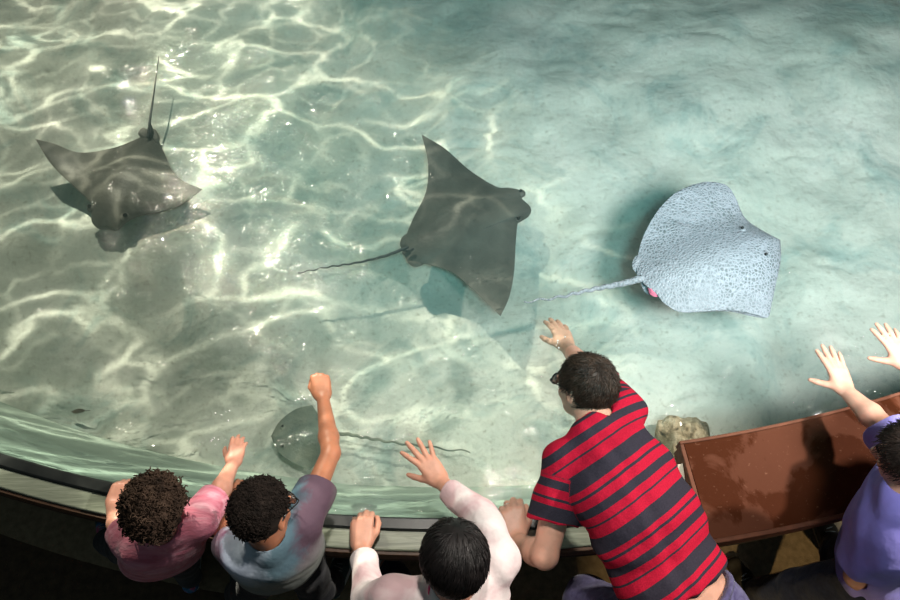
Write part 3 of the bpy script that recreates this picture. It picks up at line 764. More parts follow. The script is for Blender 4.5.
class Ray:
    def __init__(s, name, label, z, lead, nose_i, trail, tail_i, T, flap, m, group=None, hump=.34, tip_pow=4, roll=0):
        """lead / trail: outline from left tip to right tip along the front and the back edge; T thickness"""
        lead = np.array([W(u, v, z) for u, v in lead]); trail = np.array([W(u, v, z) for u, v in trail])
        n = 45
        LE = np.concatenate([smooth_poly(lead[:nose_i + 1], n), smooth_poly(lead[nose_i:], n)[1:]])
        TE = np.concatenate([smooth_poly(trail[:tail_i + 1], n), smooth_poly(trail[tail_i:], n)[1:]])
        nose, tail = lead[nose_i], trail[tail_i]; s.f = nrm(nose - tail); s.nose = nose; s.tailp = tail; s.z = z
        s.sd = nrm(np.cross(s.f, V(0, 0, 1))); c0 = (nose + tail) / 2
        span = max(abs((lead[0] - c0) @ s.sd), abs((lead[-1] - c0) @ s.sd)); s.span = span; s.c0 = c0
        m_ = 31; c = (1 - np.cos(np.linspace(0, math.pi, m_))) / 2
        up, dn = [], []
        for i in range(len(LE)):
            P = LE[i] + (TE[i] - LE[i]) * c[:, None]
            sp = ((P - c0) @ s.sd) / span; chord = np.linalg.norm(LE[i] - TE[i])
            prof = np.sqrt(np.clip(c, 0, 1)) * (1 - c) * 2.0 + .25 * (c * (1 - c)) * 4
            th = T * (.13 + .87 * np.exp(-(sp / hump) ** 2)) * np.sqrt(np.clip(1 - np.abs(sp) ** tip_pow, 0, 1)) * prof * min(1, chord / .12)
            dz = flap(sp)
            a = P.copy(); a[:, 2] += dz + th * .68; b = P.copy(); b[:, 2] += dz - th * .42 - .0015
            up.append(a); dn.append(b)
        U = np.array(up); D = np.array(dn); k = len(LE)
        v = np.concatenate([U.reshape(-1, 3), D.reshape(-1, 3)])
        i = (np.arange(k - 1)[:, None] * m_ + np.arange(m_ - 1)[None, :]).reshape(-1); o = k * m_
        Q = [np.stack([i, i + 1, i + m_ + 1, i + m_], 1), np.stack([i + o, i + m_ + o, i + m_ + 1 + o, i + 1 + o], 1)]
        e = np.arange(k - 1) * m_
        Q.append(np.stack([e, e + m_, e + m_ + o, e + o], 1)); e = e + m_ - 1
        Q.append(np.stack([e, e + o, e + m_ + o, e + m_], 1))
        Q = np.concatenate(Q)
        s.root = empty(name, tuple(float(x) for x in c0)); tag(s.root, label, 'stingray', group)
        s.body = make_obj('body', np_mesh('body', local(s.root, v), Q), m, s.root)
        s.U = U
    def surf(s, u, v):
        p = W(u, v, s.z); d = np.linalg.norm(s.U[..., :2] - p[:2], axis=-1); return s.U[np.unravel_index(d.argmin(), d.shape)].copy()
    def tail(s, pix, dz, r0, r1, m, wob=0):
        P = [W(u, v, s.z + d) for (u, v), d in zip(pix, dz)]; P = spline(P, 60)
        if wob:
            t = np.linspace(0, 1, 60); P += (s.sd[None, :] * np.sin(t * 60)[:, None]) * wob * t[:, None]
        o = tube_obj('tail', P, np.linspace(r0, r1, 60), m, s.root, 8); return o
    def eye(s, u, v, r, lid):
        p = s.surf(u, v); a, b = Solid_sphere(p + V(0, 0, -r * .5), r * 1.7); a = (a - p) * V(1.3, 1.3, .9) + p
        l = make_obj('eye_lid', np_mesh('eye_lid', local(s.root, a), b), lid, s.root)
        p2 = p + s.sd * (r * .9 if (p - s.c0) @ s.sd > 0 else -r * .9) + V(0, 0, r * .9)
        a, b = Solid_sphere(p2, r); make_obj('eye', np_mesh('eye', local(s.root, a), b), M['ray_eye'], l)
    def fin(s, name, pts, th, m, z=0):
        """small fleshy fin from its outline in photo points"""
        P = [W(u, v, s.z + z) for u, v in pts]; P = spline(P + [P[0]], 24)[:-1]; c = sum(P) / len(P); bm = bmesh.new()
        rings = [[bm.verts.new(Vector(local(s.root, c + (p - c) * k + V(0, 0, zz)))) for p in P] for k, zz in ((.6, th), (1, 0), (.6, -th))]
        for a, b in zip(rings, rings[1:]):
            for i in range(len(P)): bm.faces.new([a[i], a[(i + 1) % len(P)], b[(i + 1) % len(P)], b[i]])
        bm.faces.new(rings[0]); bm.faces.new(rings[-1])
        return make_obj(name, bm_mesh(name, bm), m, s.root)

# cownose ray in mid tank
r1 = Ray('cownose_ray', 'dark grey cownose ray with pointed wings spread wide, mid tank', .16,
         [(422, 141), (445, 152), (470, 171), (498, 187), (512, 188), (522, 191), (522, 198), (531, 207), (529, 215), (519, 219), (516, 240), (514, 272), (509, 300), (500, 321)], 6,
         [(422, 141), (428, 165), (426, 192), (413, 218), (405, 238), (402, 252), (411, 260), (430, 264), (452, 272), (470, 288), (486, 305), (500, 321)], 5,
         .105, lambda sp: .06 * sp ** 2 - .01, M['ray'])
r1.tail([(408, 247), (385, 256), (355, 263), (328, 267), (298, 273)], [.02, .02, .03, .03, .04], .008, .002, M['tail'], .004)
r1.eye(518, 219, .009, M['ray']); r1.eye(521, 193, .009, M['ray'])
r1.fin('pelvic_fin', [(404, 253), (408, 263), (416, 267), (424, 263), (416, 254)], .005, M['ray'], -.012)
r1.fin('pelvic_fin', [(404, 251), (400, 245), (403, 236), (412, 234), (416, 248)], .005, M['ray'], -.012)
r1.fin('dorsal_fin', [(403, 251), (408, 249), (413, 248), (414, 250), (408, 252)], .008, M['tail'], .03)
# cownose ray at left
r2 = Ray('cownose_ray', 'brownish cownose ray at left with raised wing tip and thin tail pointing up', .15,
         [(44, 152), (55, 170), (72, 186), (88, 200), (93, 208), (92, 222), (99, 229), (108, 229), (117, 230), (126, 222), (140, 216), (160, 213), (182, 206), (203, 190)], 7,
         [(44, 152), (60, 152), (80, 156), (105, 151), (128, 143), (146, 134), (156, 137), (164, 152), (172, 170), (184, 182), (203, 190)], 5,
         .11, lambda sp: .05 * sp ** 2 * (1 + sp), M['ray2'])
r2.tail([(148, 138), (150, 120), (153, 100), (156, 78), (159, 56)], [.03, .05, .06, .07, .08], .008, .002, M['tail'])
r2.eye(94, 212, .011, M['ray2']); r2.eye(126, 219, .011, M['ray2'])
r2.fin('pelvic_fin', [(144, 140), (138, 134), (142, 128), (148, 130), (149, 138)], .007, M['ray2'], .01)
r2.fin('pelvic_fin', [(150, 138), (152, 130), (156, 130), (160, 139), (156, 143)], .007, M['ray2'], .01)
r2.fin('dorsal_fin', [(147, 134), (148, 126), (151, 124), (153, 130), (151, 136)], .012, M['tail'], .03)
# netted stingray at right
r3 = Ray('netted_stingray', 'pale lavender stingray with netted back at right casting a shadow on sand', .47,
         [(690, 190), (706, 187), (724, 190), (735, 201), (745, 216), (762, 229), (780, 242), (779, 262), (775, 285), (772, 303), (768, 317), (752, 314)], 6,
         [(690, 190), (672, 199), (655, 216), (643, 237), (638, 258), (637, 276), (645, 287), (655, 296), (664, 306), (680, 313), (705, 312), (730, 311), (752, 314)], 5,
         .13, lambda sp: .02 * np.sin(sp * 5) + .02 * sp ** 2, M['net'], hump=.5, tip_pow=6)
r3.tail([(643, 278), (625, 283), (605, 287), (585, 291), (560, 297), (524, 302)], [.01, .0, .0, .01, .02, .02], .016, .003, M['net'], .006)
r3.eye(740, 236, .007, M['net']); r3.eye(757, 263, .007, M['net'])
r3.fin('pelvic_fin', [(640, 281), (645, 292), (656, 297), (664, 294), (655, 284)], .008, M['net'], -.02)
r3.fin('pelvic_fin', [(638, 276), (632, 266), (636, 256), (644, 258), (646, 272)], .008, M['net'], -.02)
zz = r3.surf(734, 236)[2] - r3.z + .001
r3.fin('spiracle', [(723, 240), (731, 234), (742, 233), (739, 239), (730, 241)], .004, M['tail'], zz)
r3.fin('clasper', [(648, 288), (650, 294), (656, 297), (660, 294), (655, 288)], .009, M['pink'], .012)
# dark ray close to the visitors
r4 = Ray('small_stingray', 'small dark stingray blurred under the ripples below the raised fist', .10,
         [(312, 405), (296, 409), (280, 421), (271, 436), (277, 450), (290, 461), (310, 470)], 3,
         [(312, 405), (319, 416), (322, 426), (327, 436), (324, 447), (321, 458), (310, 470)], 3,
         .035, lambda sp: 0 * sp, M['murk'], hump=.5, tip_pow=6)
r4.tail([(325, 436), (345, 434), (362, 437), (385, 441), (420, 446), (470, 452)], [0, .01, .02, .02, .02, .02], .009, .003, M['murk'], .006)
r4.eye(283, 429, .005, M['murk']); r4.eye(283, 447, .005, M['murk'])
# ------------------------------------------------------------------ people
UP = V(0, -.25, 1)
M['pink_tee'] = cloth('pink_tee', [(.3, (.52, .13, .19)), (.5, (.66, .22, .30)), (.72, (.80, .42, .50))], 7, .5, (1, 3, 2))
M['white_pink'] = cloth('white_pink_top', [(.35, (.66, .45, .47)), (.5, (.78, .66, .66)), (.7, (.84, .78, .77))], 5, .5)
M['violet_tee'] = cloth('violet_tee', [(.3, (.23, .20, .60)), (.7, (.31, .28, .76))], 5, .45)
M['violet_trim'] = cloth('violet_trim', [(.3, (.12, .10, .34)), (.7, (.17, .14, .44))], 5, .2)
M['grey_hood'] = cloth('grey_tee', [(.3, (.2, .2, .22)), (.7, (.3, .3, .32))], 5, .4)
M['jeans'] = cloth('jeans', [(.3, (.016, .025, .05)), (.7, (.04, .06, .11))], 30, .4)
M['jeans_violet'] = cloth('jeans_violet', [(.3, (.06, .05, .13)), (.7, (.13, .12, .24))], 30, .4)
M['black_cloth'] = cloth('black_cloth', [(.3, (.008, .009, .013)), (.7, (.018, .02, .028))], 20, .4)
M['navy'] = cloth('navy_shorts', [(.3, (.010, .014, .034)), (.7, (.022, .03, .06))], 20, .4)
M['sole_white'] = noisy('sole_white', [(.3, (.55, .55, .52)), (.7, (.75, .74, .7))], 20, .6)
M['sole_tan'] = noisy('sole_tan', [(.3, (.25, .19, .11)), (.7, (.38, .3, .19))], 20, .6)
M['shoe_blue'] = noisy('shoe_blue', [(.38, (.03, .10, .22)), (.5, (.06, .22, .42)), (.62, (.50, .10, .2))], 22, .6)
M['shoe_teal'] = noisy('shoe_teal', [(.3, (.035, .065, .065)), (.7, (.08, .12, .12))], 25, .7)
M['shoe_black'] = noisy('shoe_black', [(.3, (.02, .018, .014)), (.7, (.05, .043, .03))], 25, .6)
M['shoe_pale'] = noisy('shoe_pale', [(.3, (.55, .45, .42)), (.7, (.7, .62, .6))], 25, .6)
M['lace'] = mat('lace', (.4, .45, .45), .8); M['cord_pink'] = mat('cord_pink', (.75, .05, .18), .6)

# tie-dyed tee: pale blue-white on one shoulder, teal by the collar, plum sleeve on the other side, grey below
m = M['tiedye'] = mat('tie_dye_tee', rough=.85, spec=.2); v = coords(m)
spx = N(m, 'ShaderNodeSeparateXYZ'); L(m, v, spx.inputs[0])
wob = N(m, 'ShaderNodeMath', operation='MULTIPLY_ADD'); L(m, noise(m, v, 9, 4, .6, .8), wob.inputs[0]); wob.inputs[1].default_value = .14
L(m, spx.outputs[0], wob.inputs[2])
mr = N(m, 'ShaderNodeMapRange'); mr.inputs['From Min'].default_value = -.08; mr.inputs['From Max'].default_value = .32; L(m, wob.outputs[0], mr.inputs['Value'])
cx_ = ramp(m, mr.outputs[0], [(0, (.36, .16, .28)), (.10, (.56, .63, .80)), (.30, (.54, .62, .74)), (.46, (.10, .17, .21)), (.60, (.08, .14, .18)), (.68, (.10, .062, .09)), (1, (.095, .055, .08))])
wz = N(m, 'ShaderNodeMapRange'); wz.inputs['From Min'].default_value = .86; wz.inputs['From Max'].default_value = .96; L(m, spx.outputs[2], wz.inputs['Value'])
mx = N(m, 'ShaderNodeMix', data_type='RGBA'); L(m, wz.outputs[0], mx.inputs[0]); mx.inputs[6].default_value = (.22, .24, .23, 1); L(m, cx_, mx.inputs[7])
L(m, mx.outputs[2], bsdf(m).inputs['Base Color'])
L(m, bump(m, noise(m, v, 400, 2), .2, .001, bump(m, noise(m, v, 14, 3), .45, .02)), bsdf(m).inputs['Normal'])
# red and charcoal stripes woven across the tee
m = M['stripes'] = mat('striped_tee', rough=.88, spec=.15); uvn = N(m, 'ShaderNodeUVMap', uv_map='along'); sp_ = N(m, 'ShaderNodeSeparateXYZ'); L(m, uvn.outputs[0], sp_.inputs[0])
md = N(m, 'ShaderNodeMath', operation='MULTIPLY'); L(m, sp_.outputs[0], md.inputs[0]); md.inputs[1].default_value = 1 / .172
fr_ = N(m, 'ShaderNodeMath', operation='FRACT'); L(m, md.outputs[0], fr_.inputs[0])
RD, CH = (.46, .008, .034), (.032, .028, .042)
edges = [(0, RD), (.17, CH), (.20, RD), (.33, CH), (.47, RD), (.62, CH), (.665, RD), (.76, CH)]
st = ramp(m, fr_.outputs[0], edges, 'CONSTANT')
hz = noise(m, coords(m), 300, 2)
mx = N(m, 'ShaderNodeMix', data_type='RGBA'); mx.blend_type = 'MULTIPLY'; mx.inputs[0].default_value = .5
L(m, st, mx.inputs[6]); L(m, ramp(m, hz, [(.3, (.55, .55, .55)), (.7, (1.3, 1.3, 1.3))]), mx.inputs[7]); L(m, mx.outputs[2], bsdf(m).inputs['Base Color'])
L(m, bump(m, noise(m, coords(m), 16, 3), .4, .02), bsdf(m).inputs['Normal'])
M['charcoal'] = cloth('charcoal_rib', [(.3, (.028, .025, .036)), (.7, (.04, .036, .05))], 30, .2)

def rim_grip(thumb, size, k=1.0, d=(0, 1, .1), n=(0, -.1, 1)):
    return dict(d=V(*d), n=V(*n), thumb=thumb, size=size, curl=(.62 * k, .66 * k, .7 * k, .75 * k), base=.35, spread=.07, tcurl=.45, tang=.62)
LT, RT = V(1, 0, 0), V(-1, 0, 0)      # thumb sides of left and right hands, palms down

# --- child with an afro in a pink tee, at left
p = Person('child with big curly afro in pink tee leaning over pool rim at left',
    dict(pelvis=W(163, 546, .62), neck=W(163, 532, .95), shL=W(141, 546, .90), shR=W(198, 521, .92), head=W(155, 511, 1.06), elL=W(119, 531, .78), wrL=W(112, 505, .715),
         elR=W(217, 497, .84), wrR=W(233, 464, .775), knL=W(122, 548, .34), anL=W(105, 539, .075), knR=W(182, 560, .34), anR=W(189, 578, .075),
         f=V(.05, .72, -.69), u=V(0, .62, .75)), .70, M['skin_a'], 1.08)
p.hairm = M['hair_afro']
p.body({'L': rim_grip(LT, .145, 1, (.32, 1, .1)), 'R': dict(d=W(240, 436, .745) - W(233, 464, .775), n=V(.1, -.25, 1), thumb=RT, size=.14, curl=(.28, .25, .25, .3), spread=.09, tcurl=.25, tang=.6)})
p.shirt(M['pink_tee'], .88, .014, .02, .004, 3)
p.trousers(M['black_cloth'], 1)
c, R, s = p.J['head'], p.R, p.hs
p.hair([hair_base(c, R, s, .016, .35, lump=.004), hair_curls(c, R, s, 2600, .026, .0055, 2, .38, .0036, 1.8)], M['hair_afro'])
shoe('shoe', p.J['anL'], (-.35, .94), .19, M['shoe_blue'], M['shoe_teal'], p.root, M['lace'])
shoe('shoe', p.J['anR'], (-.2, .98), .19, M['shoe_blue'], M['sole_white'], p.root, M['lace'])

# --- boy with glasses in a tie-dyed tee
p = Person('boy with short dark hair and glasses in tie-dyed tee raising his right fist',
    dict(pelvis=W(281, 557, .66), neck=W(271, 541, 1.0), shL=W(240, 552, .93), shR=W(301, 524, .96), head=W(262, 513, 1.11), elL=W(225, 534, .80), wrL=W(231, 507, .715),
         elR=W(331, 453, .87), wrR=W(323, 398, .79), knL=W(245, 596, .36), anL=W(238, 592, .075), knR=W(316, 590, .36), anR=W(334, 582, .075),
         f=V(.42, .66, -.62), u=V(-.1, .55, .83)), .76, M['skin_b'], 1.02)
p.hairm = M['hair_black']
p.body({'L': rim_grip(LT, .145), 'R': dict(d=W(320, 378, .80) - W(323, 398, .79), n=V(.05, -.35, 1), thumb=RT, size=.165, curl=(1.35, 1.4, 1.4, 1.4), spread=.02, tcurl=.7, tang=.5)})
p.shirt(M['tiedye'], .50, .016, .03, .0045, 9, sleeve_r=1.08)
p.trousers(M['black_cloth'], 1)
c, R, s = p.J['head'], p.R, p.hs
p.hair([hair_base(c, R, s, .006, .42, lump=.0015), hair_curls(c, R, s, 3600, .013, .003, 4, .45, .0024, 1.5, 7)], M['hair_curl'])
glasses(c, R, s, M['frame'], p.root, M['lens'])
shoe('shoe', p.J['anR'], (.25, .97), .215, M['shoe_teal'], M['sole_white'], p.root, M['lace'])
shoe('shoe', p.J['anL'], (-.1, .98), .215, M['shoe_teal'], M['sole_white'], p.root, M['lace'])

# --- child in a white and pink top in the middle
p = Person('child with straight black hair in white and pink top, hand spread above water',
    dict(pelvis=W(458, 650, .66), neck=W(455, 592, 1.07), shL=W(396, 598, 1.01), shR=W(497, 558, 1.03), head=W(454, 561, 1.18), elL=W(370, 604, .86), wrL=W(361, 548, .735),
         elR=W(482, 518, .93), wrR=W(441, 482, .83), knL=W(430, 636, .38), anL=W(388, 566, .075), knR=W(480, 630, .38), anR=W(490, 640, .075),
         f=V(-.15, .74, -.65), u=V(0, .62, .78)), .84, M['skin_c'], 1.06, hs=1.05)
p.hairm = M['hair_black']
p.body({'L': rim_grip(LT, .185), 'R': dict(d=W(423, 456, .84) - W(441, 482, .83), n=V(.05, -.3, 1), thumb=RT, size=.172, curl=(.10, .07, .08, .12), spread=.30, tcurl=.1, tang=.75)})
p.shirt(M['white_pink'], 1.80, .014, .08, .0045, 12)
p.trousers(M['navy'], 1)
c, R, s = p.J['head'], p.R, p.hs
p.hair([hair_base(c, R, s, .010, .40), hair_flow(c, R, s, 5200, .085, .004, .014, (.05, -.05, 1), 6, .36, .0017, .22)], M['hair_black'])
nk = p.J['neck']; a = nrm(p.J['head'] - nk)
cord = [nk + V(-.050, .050, .06), nk + V(-.066, .02, .035), nk + V(-.070, -.01, .025), nk + V(-.05, -.04, .012)]
tube_obj('neck_cord', spline(cord, 12), .0045, M['cord_pink'], p.root, 6)
shoe('shoe', p.J['anL'], (-.25, .97), .225, M['shoe_pale'], M['sole_white'], p.root, M['lace'])
shoe('shoe', p.J['anR'], (.1, .98), .225, M['shoe_pale'], M['sole_white'], p.root, M['lace'])

# --- man in the striped tee bending over the rim
pel = V(.70, .37, .93); nck = W(597, 438, 1.07)
p = Person('man in red and charcoal striped tee bending far over the pool rim',
    dict(pelvis=pel, neck=nck, mid=(pel + nck) / 2 + V(0, 0, .035), shL=W(566, 466, 1.045), shR=W(622, 414, .99), head=W(586, 387, 1.08), elL=W(545, 556, .95), wrL=W(515, 541, .745),
         elR=W(588, 372, .76), wrR=W(567, 347, .49), knL=V(.47, .50, .50), anL=V(.50, .36, .075), knR=V(.74, .47, .49), anR=V(.82, .28, .075),
         f=V(-.60, .58, -.55), u=V(-.02, .70, .66)), 1.0, M['skin_d'], 1.0, hs=.93)
p.hairm = M['hair_brown']
p.body({'L': rim_grip(LT, .205, .85, (-.08, 1, .12)), 'R': dict(d=W(553, 312, .42) - W(567, 347, .49), n=V(.2, -.2, 1), thumb=RT, size=.19, curl=(.16, .14, .15, .2), spread=.12, tcurl=.2, tang=.7)})
p.shirt(M['stripes'], .62, .016, -.115, .005, 21, stripes=True, collar=M['charcoal'], sleeve_r=1.12)
p.trousers(M['jeans_violet'], 1, .012, waist_up=.035, belt=M['jeans_violet'])
c, R, s = p.J['head'], p.R, p.hs
p.hair([hair_base(c, R, s, .004, .5), hair_flow(c, R, s, 3800, .045, .008, .007, (-.1, -.4, .9), 8, .55, .0019, .6)], M['hair_brown'])
glasses(c, R, s, M['frame'], p.root, M['lens'])
t = p.tips['L'][2]; rp = t[0] * .45 + t[1] * .55; ax = nrm(t[1] - t[0]); a = nrm(np.cross(ax, V(1, .2, .3))); b = np.cross(ax, a)
ringp = [rp + .0103 * (a * math.cos(q) + b * math.sin(q)) for q in np.linspace(0, 2 * math.pi, 17)]
tv = tubes(np.array(ringp)[None], .0022, .0022, 4); make_obj('finger_ring', np_mesh('finger_ring', local(p.root, tv[0]), tv[1]), M['silver'], p.root)
shoe('shoe', p.J['anL'], (-.1, .98), .28, M['shoe_black'], M['sole_tan'], p.root, M['lace'])
shoe('shoe', p.J['anR'], (.1, .98), .28, M['shoe_black'], M['sole_tan'], p.root, M['lace'])

# --- boy in violet at the counter
p = Person('boy in violet tee leaning on brown counter with right arm stretched over water',
    dict(pelvis=W(878, 556, .72), neck=W(902, 500, 1.10), shL=W(884, 540, 1.0), shR=W(905, 452, 1.02), head=W(914, 458, 1.22), elL=W(856, 576, .80), wrL=W(872, 596, .62),
         elR=W(880, 424, .94), wrR=W(846, 391, .875), knL=W(800, 590, .38), anL=W(756, 594, .075), knR=W(842, 560, .38), anR=W(836, 548, .075),
         f=V(-.80, .50, -.33), u=V(-.1, .25, .95)), .88, M['skin_e'], 1.02)
p.hairm = M['hair_dark']
p.body({'L': dict(d=V(.2, -.3, -.9), n=V(.3, -.9, .2), thumb=V(-1, .3, 0), size=.165, curl=(.4, .4, .4, .45), spread=.05),
        'R': dict(d=W(831, 355, .885) - W(846, 391, .875), n=V(.1, -.3, 1), thumb=RT, size=.17, curl=(.06, .05, .05, .08), spread=.16, tcurl=.05, tang=1.0)})
p.shirt(M['violet_tee'], .66, .018, .05, .0055, 31, collar=M['violet_trim'], sleeve_r=1.18)
p.trousers(M['navy'], 1, .014)
c, R, s = p.J['head'], p.R, p.hs
p.hair([hair_base(c, R, s, .010, .45), hair_flow(c, R, s, 3200, .05, .012, .016, (0, -.4, .9), 14, .45, .0019, .6)], M['hair_dark'])
shoe('shoe', p.J['anL'], (-.45, .88), .24, M['shoe_black'], M['sole_tan'], p.root, M['lace'])
shoe('shoe', p.J['anR'], (-.15, .98), .24, M['shoe_black'], M['sole_tan'], p.root, M['lace'])

# --- next visitor along the counter: only a hand reaches into the picture
p = Person('visitor beyond the right edge of photo with only one open hand reaching in',
    dict(pelvis=W(1060, 520, .74), neck=W(1055, 445, 1.14), shL=W(1085, 470, 1.04), shR=W(1018, 425, 1.04), head=W(1050, 405, 1.26), elL=W(1100, 500, .82), wrL=W(1090, 470, .80),
         elR=W(955, 405, .93), wrR=W(906, 366, .875), knL=V(2.35, .62, .38), anL=V(2.38, .52, .075), knR=V(2.10, .62, .38), anR=V(2.08, .50, .075),
         f=V(-.4, .8, -.4), u=V(0, .4, .9)), .86, M['skin_e'], 1.0, h=.0045)
p.hairm = M['hair_dark']
p.body({'L': rim_grip(LT, .165), 'R': dict(d=W(889, 335, .885) - W(906, 366, .875), n=V(.1, -.3, 1), thumb=RT, size=.17, curl=(.08, .08, .08, .12), spread=.2, tcurl=.05, tang=1.0)})
p.shirt(M['grey_hood'], .66, .016, .08, .004, 41); p.trousers(M['jeans'], 1)
c, R, s = p.J['head'], p.R, p.hs
p.hair([hair_base(c, R, s, .010, .45), hair_flow(c, R, s, 2200, .06, .01, .014, (0, -.4, .9), 15, .45, .002, .5)], M['hair_dark'])
for e in 'LR': shoe('shoe', p.J['an' + e], (0, 1), .24, M['shoe_black'], M['sole_white'], p.root)

# drops thrown up beside the raised fist and the reaching hand
M['drop'] = mat('water_drop', (.93, .96, .96), .15, 0, .8); bsdf(M['drop']).inputs['Transmission Weight'].default_value = .1
rg = np.random.default_rng(77); pr = []
for (u, v, n, sx) in ((322, 396, 9, 10), (303, 397, 9, 7), (216, 440, 8, 9), (558, 342, 6, 9), (228, 416, 6, 8)):
    for i in range(n): pr.append(Solid_sphere(W(u + rg.normal() * sx * .6, v + rg.normal() * sx * .5, WZ + .012), rg.uniform(.0018, .0042), 5))
dv, dq = join(pr); c = dv.mean(0); c[2] = WZ
de = make_obj('water_drops', np_mesh('water_drops', dv - c, dq), M['drop']); de.location = c
tag(de, 'tiny bright water drops splashed up beside the reaching hands', 'water drops', None, 'stuff')
# ------------------------------------------------------------------ light
def aim(o, loc, tgt):
    o.location = loc; o.rotation_euler = (Vector(tgt) - Vector(loc)).to_track_quat('-Z', 'Y').to_euler()
def spot(name, loc, tgt, power, angle, color=(1, 1, 1), blend=.4, radius=.08):
    l = bpy.data.lights.new(name, 'SPOT'); l.energy = power; l.spot_size = math.radians(angle); l.spot_blend = blend; l.color = color; l.shadow_soft_size = radius
    o = bpy.data.objects.new(name, l); COL.objects.link(o); aim(o, loc, tgt); return o
# added fill behind the visitors, wide pool light from the far right, and a lamp with water caustics painted into its beam over the far left of the tank
spot('spot_overhead', (1.45, .1, 3.5), (2.2, 3.6, 0), 1130, 68, (.98, 1, 1), .6, .42)
spot('fill_behind', (.3, -1.2, 6.0), (.6, 3.6, 0), 720, 38, (.30, .93, .97), .6, .35)  # added fill that brightens the middle of the tank
spot('spot_visitors', (3.2, 1.5, 3.7), (.25, .58, .8), 720, 44, (1, .92, .82), .45, .1)
spot('spot_rim', (.15, 1.3, 4.5), (.1, .68, .8), 340, 34, (1, .93, .84), .6, .1)
spot('spot_floor', (1.0, -2.0, 3.5), (1.12, .52, 0), 260, 17, (1, .72, .36), .5, .06)
g = spot('caustics_lamp', (-2.0, 4.9, 4.6), (-1.5, 2.1, 0), 1000, 49, (1, .94, .76), .45, .012)
l = g.data; l.use_nodes = True; nt = l.node_tree; em = nt.nodes['Emission']
class LM: node_tree = nt
tc = N(LM, 'ShaderNodeTexCoord'); sx = N(LM, 'ShaderNodeSeparateXYZ'); L(LM, tc.outputs['Normal'], sx.inputs[0])
dx = N(LM, 'ShaderNodeMath', operation='DIVIDE'); dy = N(LM, 'ShaderNodeMath', operation='DIVIDE')
L(LM, sx.outputs[0], dx.inputs[0]); L(LM, sx.outputs[2], dx.inputs[1]); L(LM, sx.outputs[1], dy.inputs[0]); L(LM, sx.outputs[2], dy.inputs[1])
cb = N(LM, 'ShaderNodeCombineXYZ'); L(LM, dx.outputs[0], cb.inputs[0]); L(LM, dy.outputs[0], cb.inputs[1])
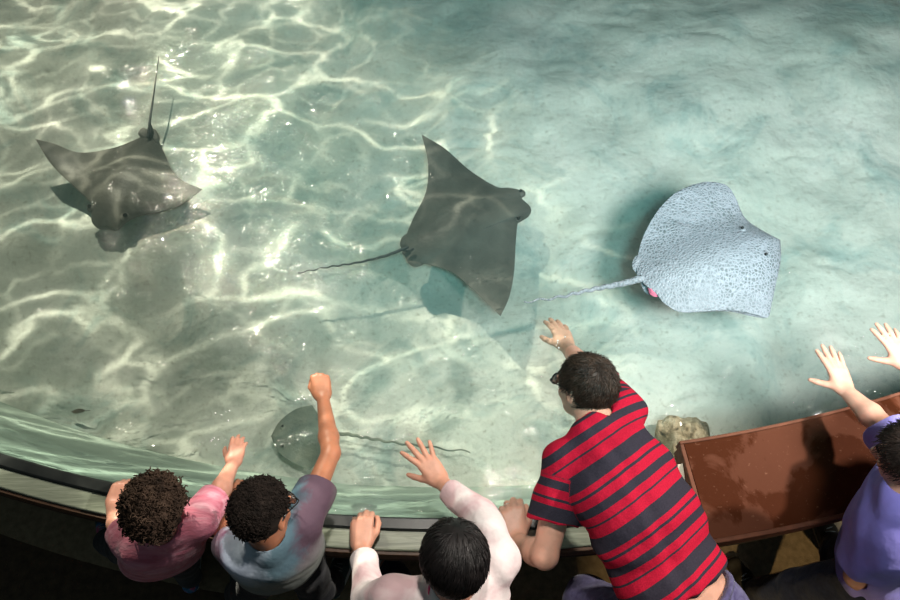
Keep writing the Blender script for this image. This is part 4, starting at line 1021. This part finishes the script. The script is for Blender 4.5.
def caustic(scale, rot, warp, w0, seed):
    mp = N(LM, 'ShaderNodeMapping'); mp.inputs['Rotation'].default_value = (0, 0, rot); mp.inputs['Scale'].default_value = (scale[0], scale[1], 1); mp.inputs['Location'].default_value = (seed, seed * .7, seed)
    L(LM, cb.outputs[0], mp.inputs['Vector'])
    nz = N(LM, 'ShaderNodeTexNoise'); nz.inputs['Scale'].default_value = .9; nz.inputs['Detail'].default_value = 3; L(LM, mp.outputs[0], nz.inputs['Vector'])
    sb_ = N(LM, 'ShaderNodeVectorMath', operation='SUBTRACT'); L(LM, nz.outputs['Color'], sb_.inputs[0]); sb_.inputs[1].default_value = (.5, .5, .5)
    sc = N(LM, 'ShaderNodeVectorMath', operation='SCALE'); L(LM, sb_.outputs[0], sc.inputs[0]); sc.inputs['Scale'].default_value = warp
    ad = N(LM, 'ShaderNodeVectorMath', operation='ADD'); L(LM, mp.outputs[0], ad.inputs[0]); L(LM, sc.outputs[0], ad.inputs[1])
    vo = N(LM, 'ShaderNodeTexVoronoi'); vo.feature = 'DISTANCE_TO_EDGE'; vo.inputs['Scale'].default_value = 1; L(LM, ad.outputs[0], vo.inputs['Vector'])
    a = N(LM, 'ShaderNodeMapRange'); a.interpolation_type = 'SMOOTHSTEP'; a.inputs['From Min'].default_value = 0; a.inputs['From Max'].default_value = w0; a.inputs['To Min'].default_value = 1; a.inputs['To Max'].default_value = 0
    L(LM, vo.outputs['Distance'], a.inputs['Value'])
    b = N(LM, 'ShaderNodeMapRange'); b.interpolation_type = 'SMOOTHSTEP'; b.inputs['From Min'].default_value = 0; b.inputs['From Max'].default_value = w0 * 4; b.inputs['To Min'].default_value = 1; b.inputs['To Max'].default_value = 0
    L(LM, vo.outputs['Distance'], b.inputs['Value'])
    nz2 = N(LM, 'ShaderNodeTexNoise'); nz2.inputs['Scale'].default_value = 1.3; L(LM, mp.outputs[0], nz2.inputs['Vector'])
    k = N(LM, 'ShaderNodeMapRange'); k.inputs['From Min'].default_value = .35; k.inputs['From Max'].default_value = .62; L(LM, nz2.outputs['Fac'], k.inputs['Value'])
    p = N(LM, 'ShaderNodeMath', operation='MULTIPLY'); L(LM, a.outputs[0], p.inputs[0]); L(LM, k.outputs[0], p.inputs[1])
    q = N(LM, 'ShaderNodeMath', operation='MULTIPLY_ADD'); L(LM, b.outputs[0], q.inputs[0]); q.inputs[1].default_value = .15; L(LM, p.outputs[0], q.inputs[2])
    return q.outputs[0]
c1 = caustic((8, 17), .25, 1.5, .055, 3.1); c2 = caustic((14, 22), -.4, 1.3, .05, 8.4)
s1 = N(LM, 'ShaderNodeMath', operation='MULTIPLY_ADD'); L(LM, c2, s1.inputs[0]); s1.inputs[1].default_value = .35; L(LM, c1, s1.inputs[2])
s2 = N(LM, 'ShaderNodeMath', operation='MULTIPLY_ADD'); L(LM, s1.outputs[0], s2.inputs[0]); s2.inputs[1].default_value = 2.4; s2.inputs[2].default_value = .47
L(LM, s2.outputs[0], em.inputs['Strength'])
w = bpy.data.worlds.new('world'); scn.world = w; w.use_nodes = True
w.node_tree.nodes['Background'].inputs[0].default_value = (.55, .75, .8, 1); w.node_tree.nodes['Background'].inputs[1].default_value = .08
vs = scn.view_settings; scn.display_settings.display_device = 'sRGB'; vs.view_transform = 'Standard'; vs.look = 'None'; vs.gamma = 1; vs.use_curve_mapping = False; vs.exposure = 0
scn.cycles.max_bounces = 8; scn.cycles.transparent_max_bounces = 12; scn.cycles.use_denoising = True
scn.cycles.caustics_reflective = False; scn.cycles.caustics_refractive = False; scn.cycles.sample_clamp_indirect = 6
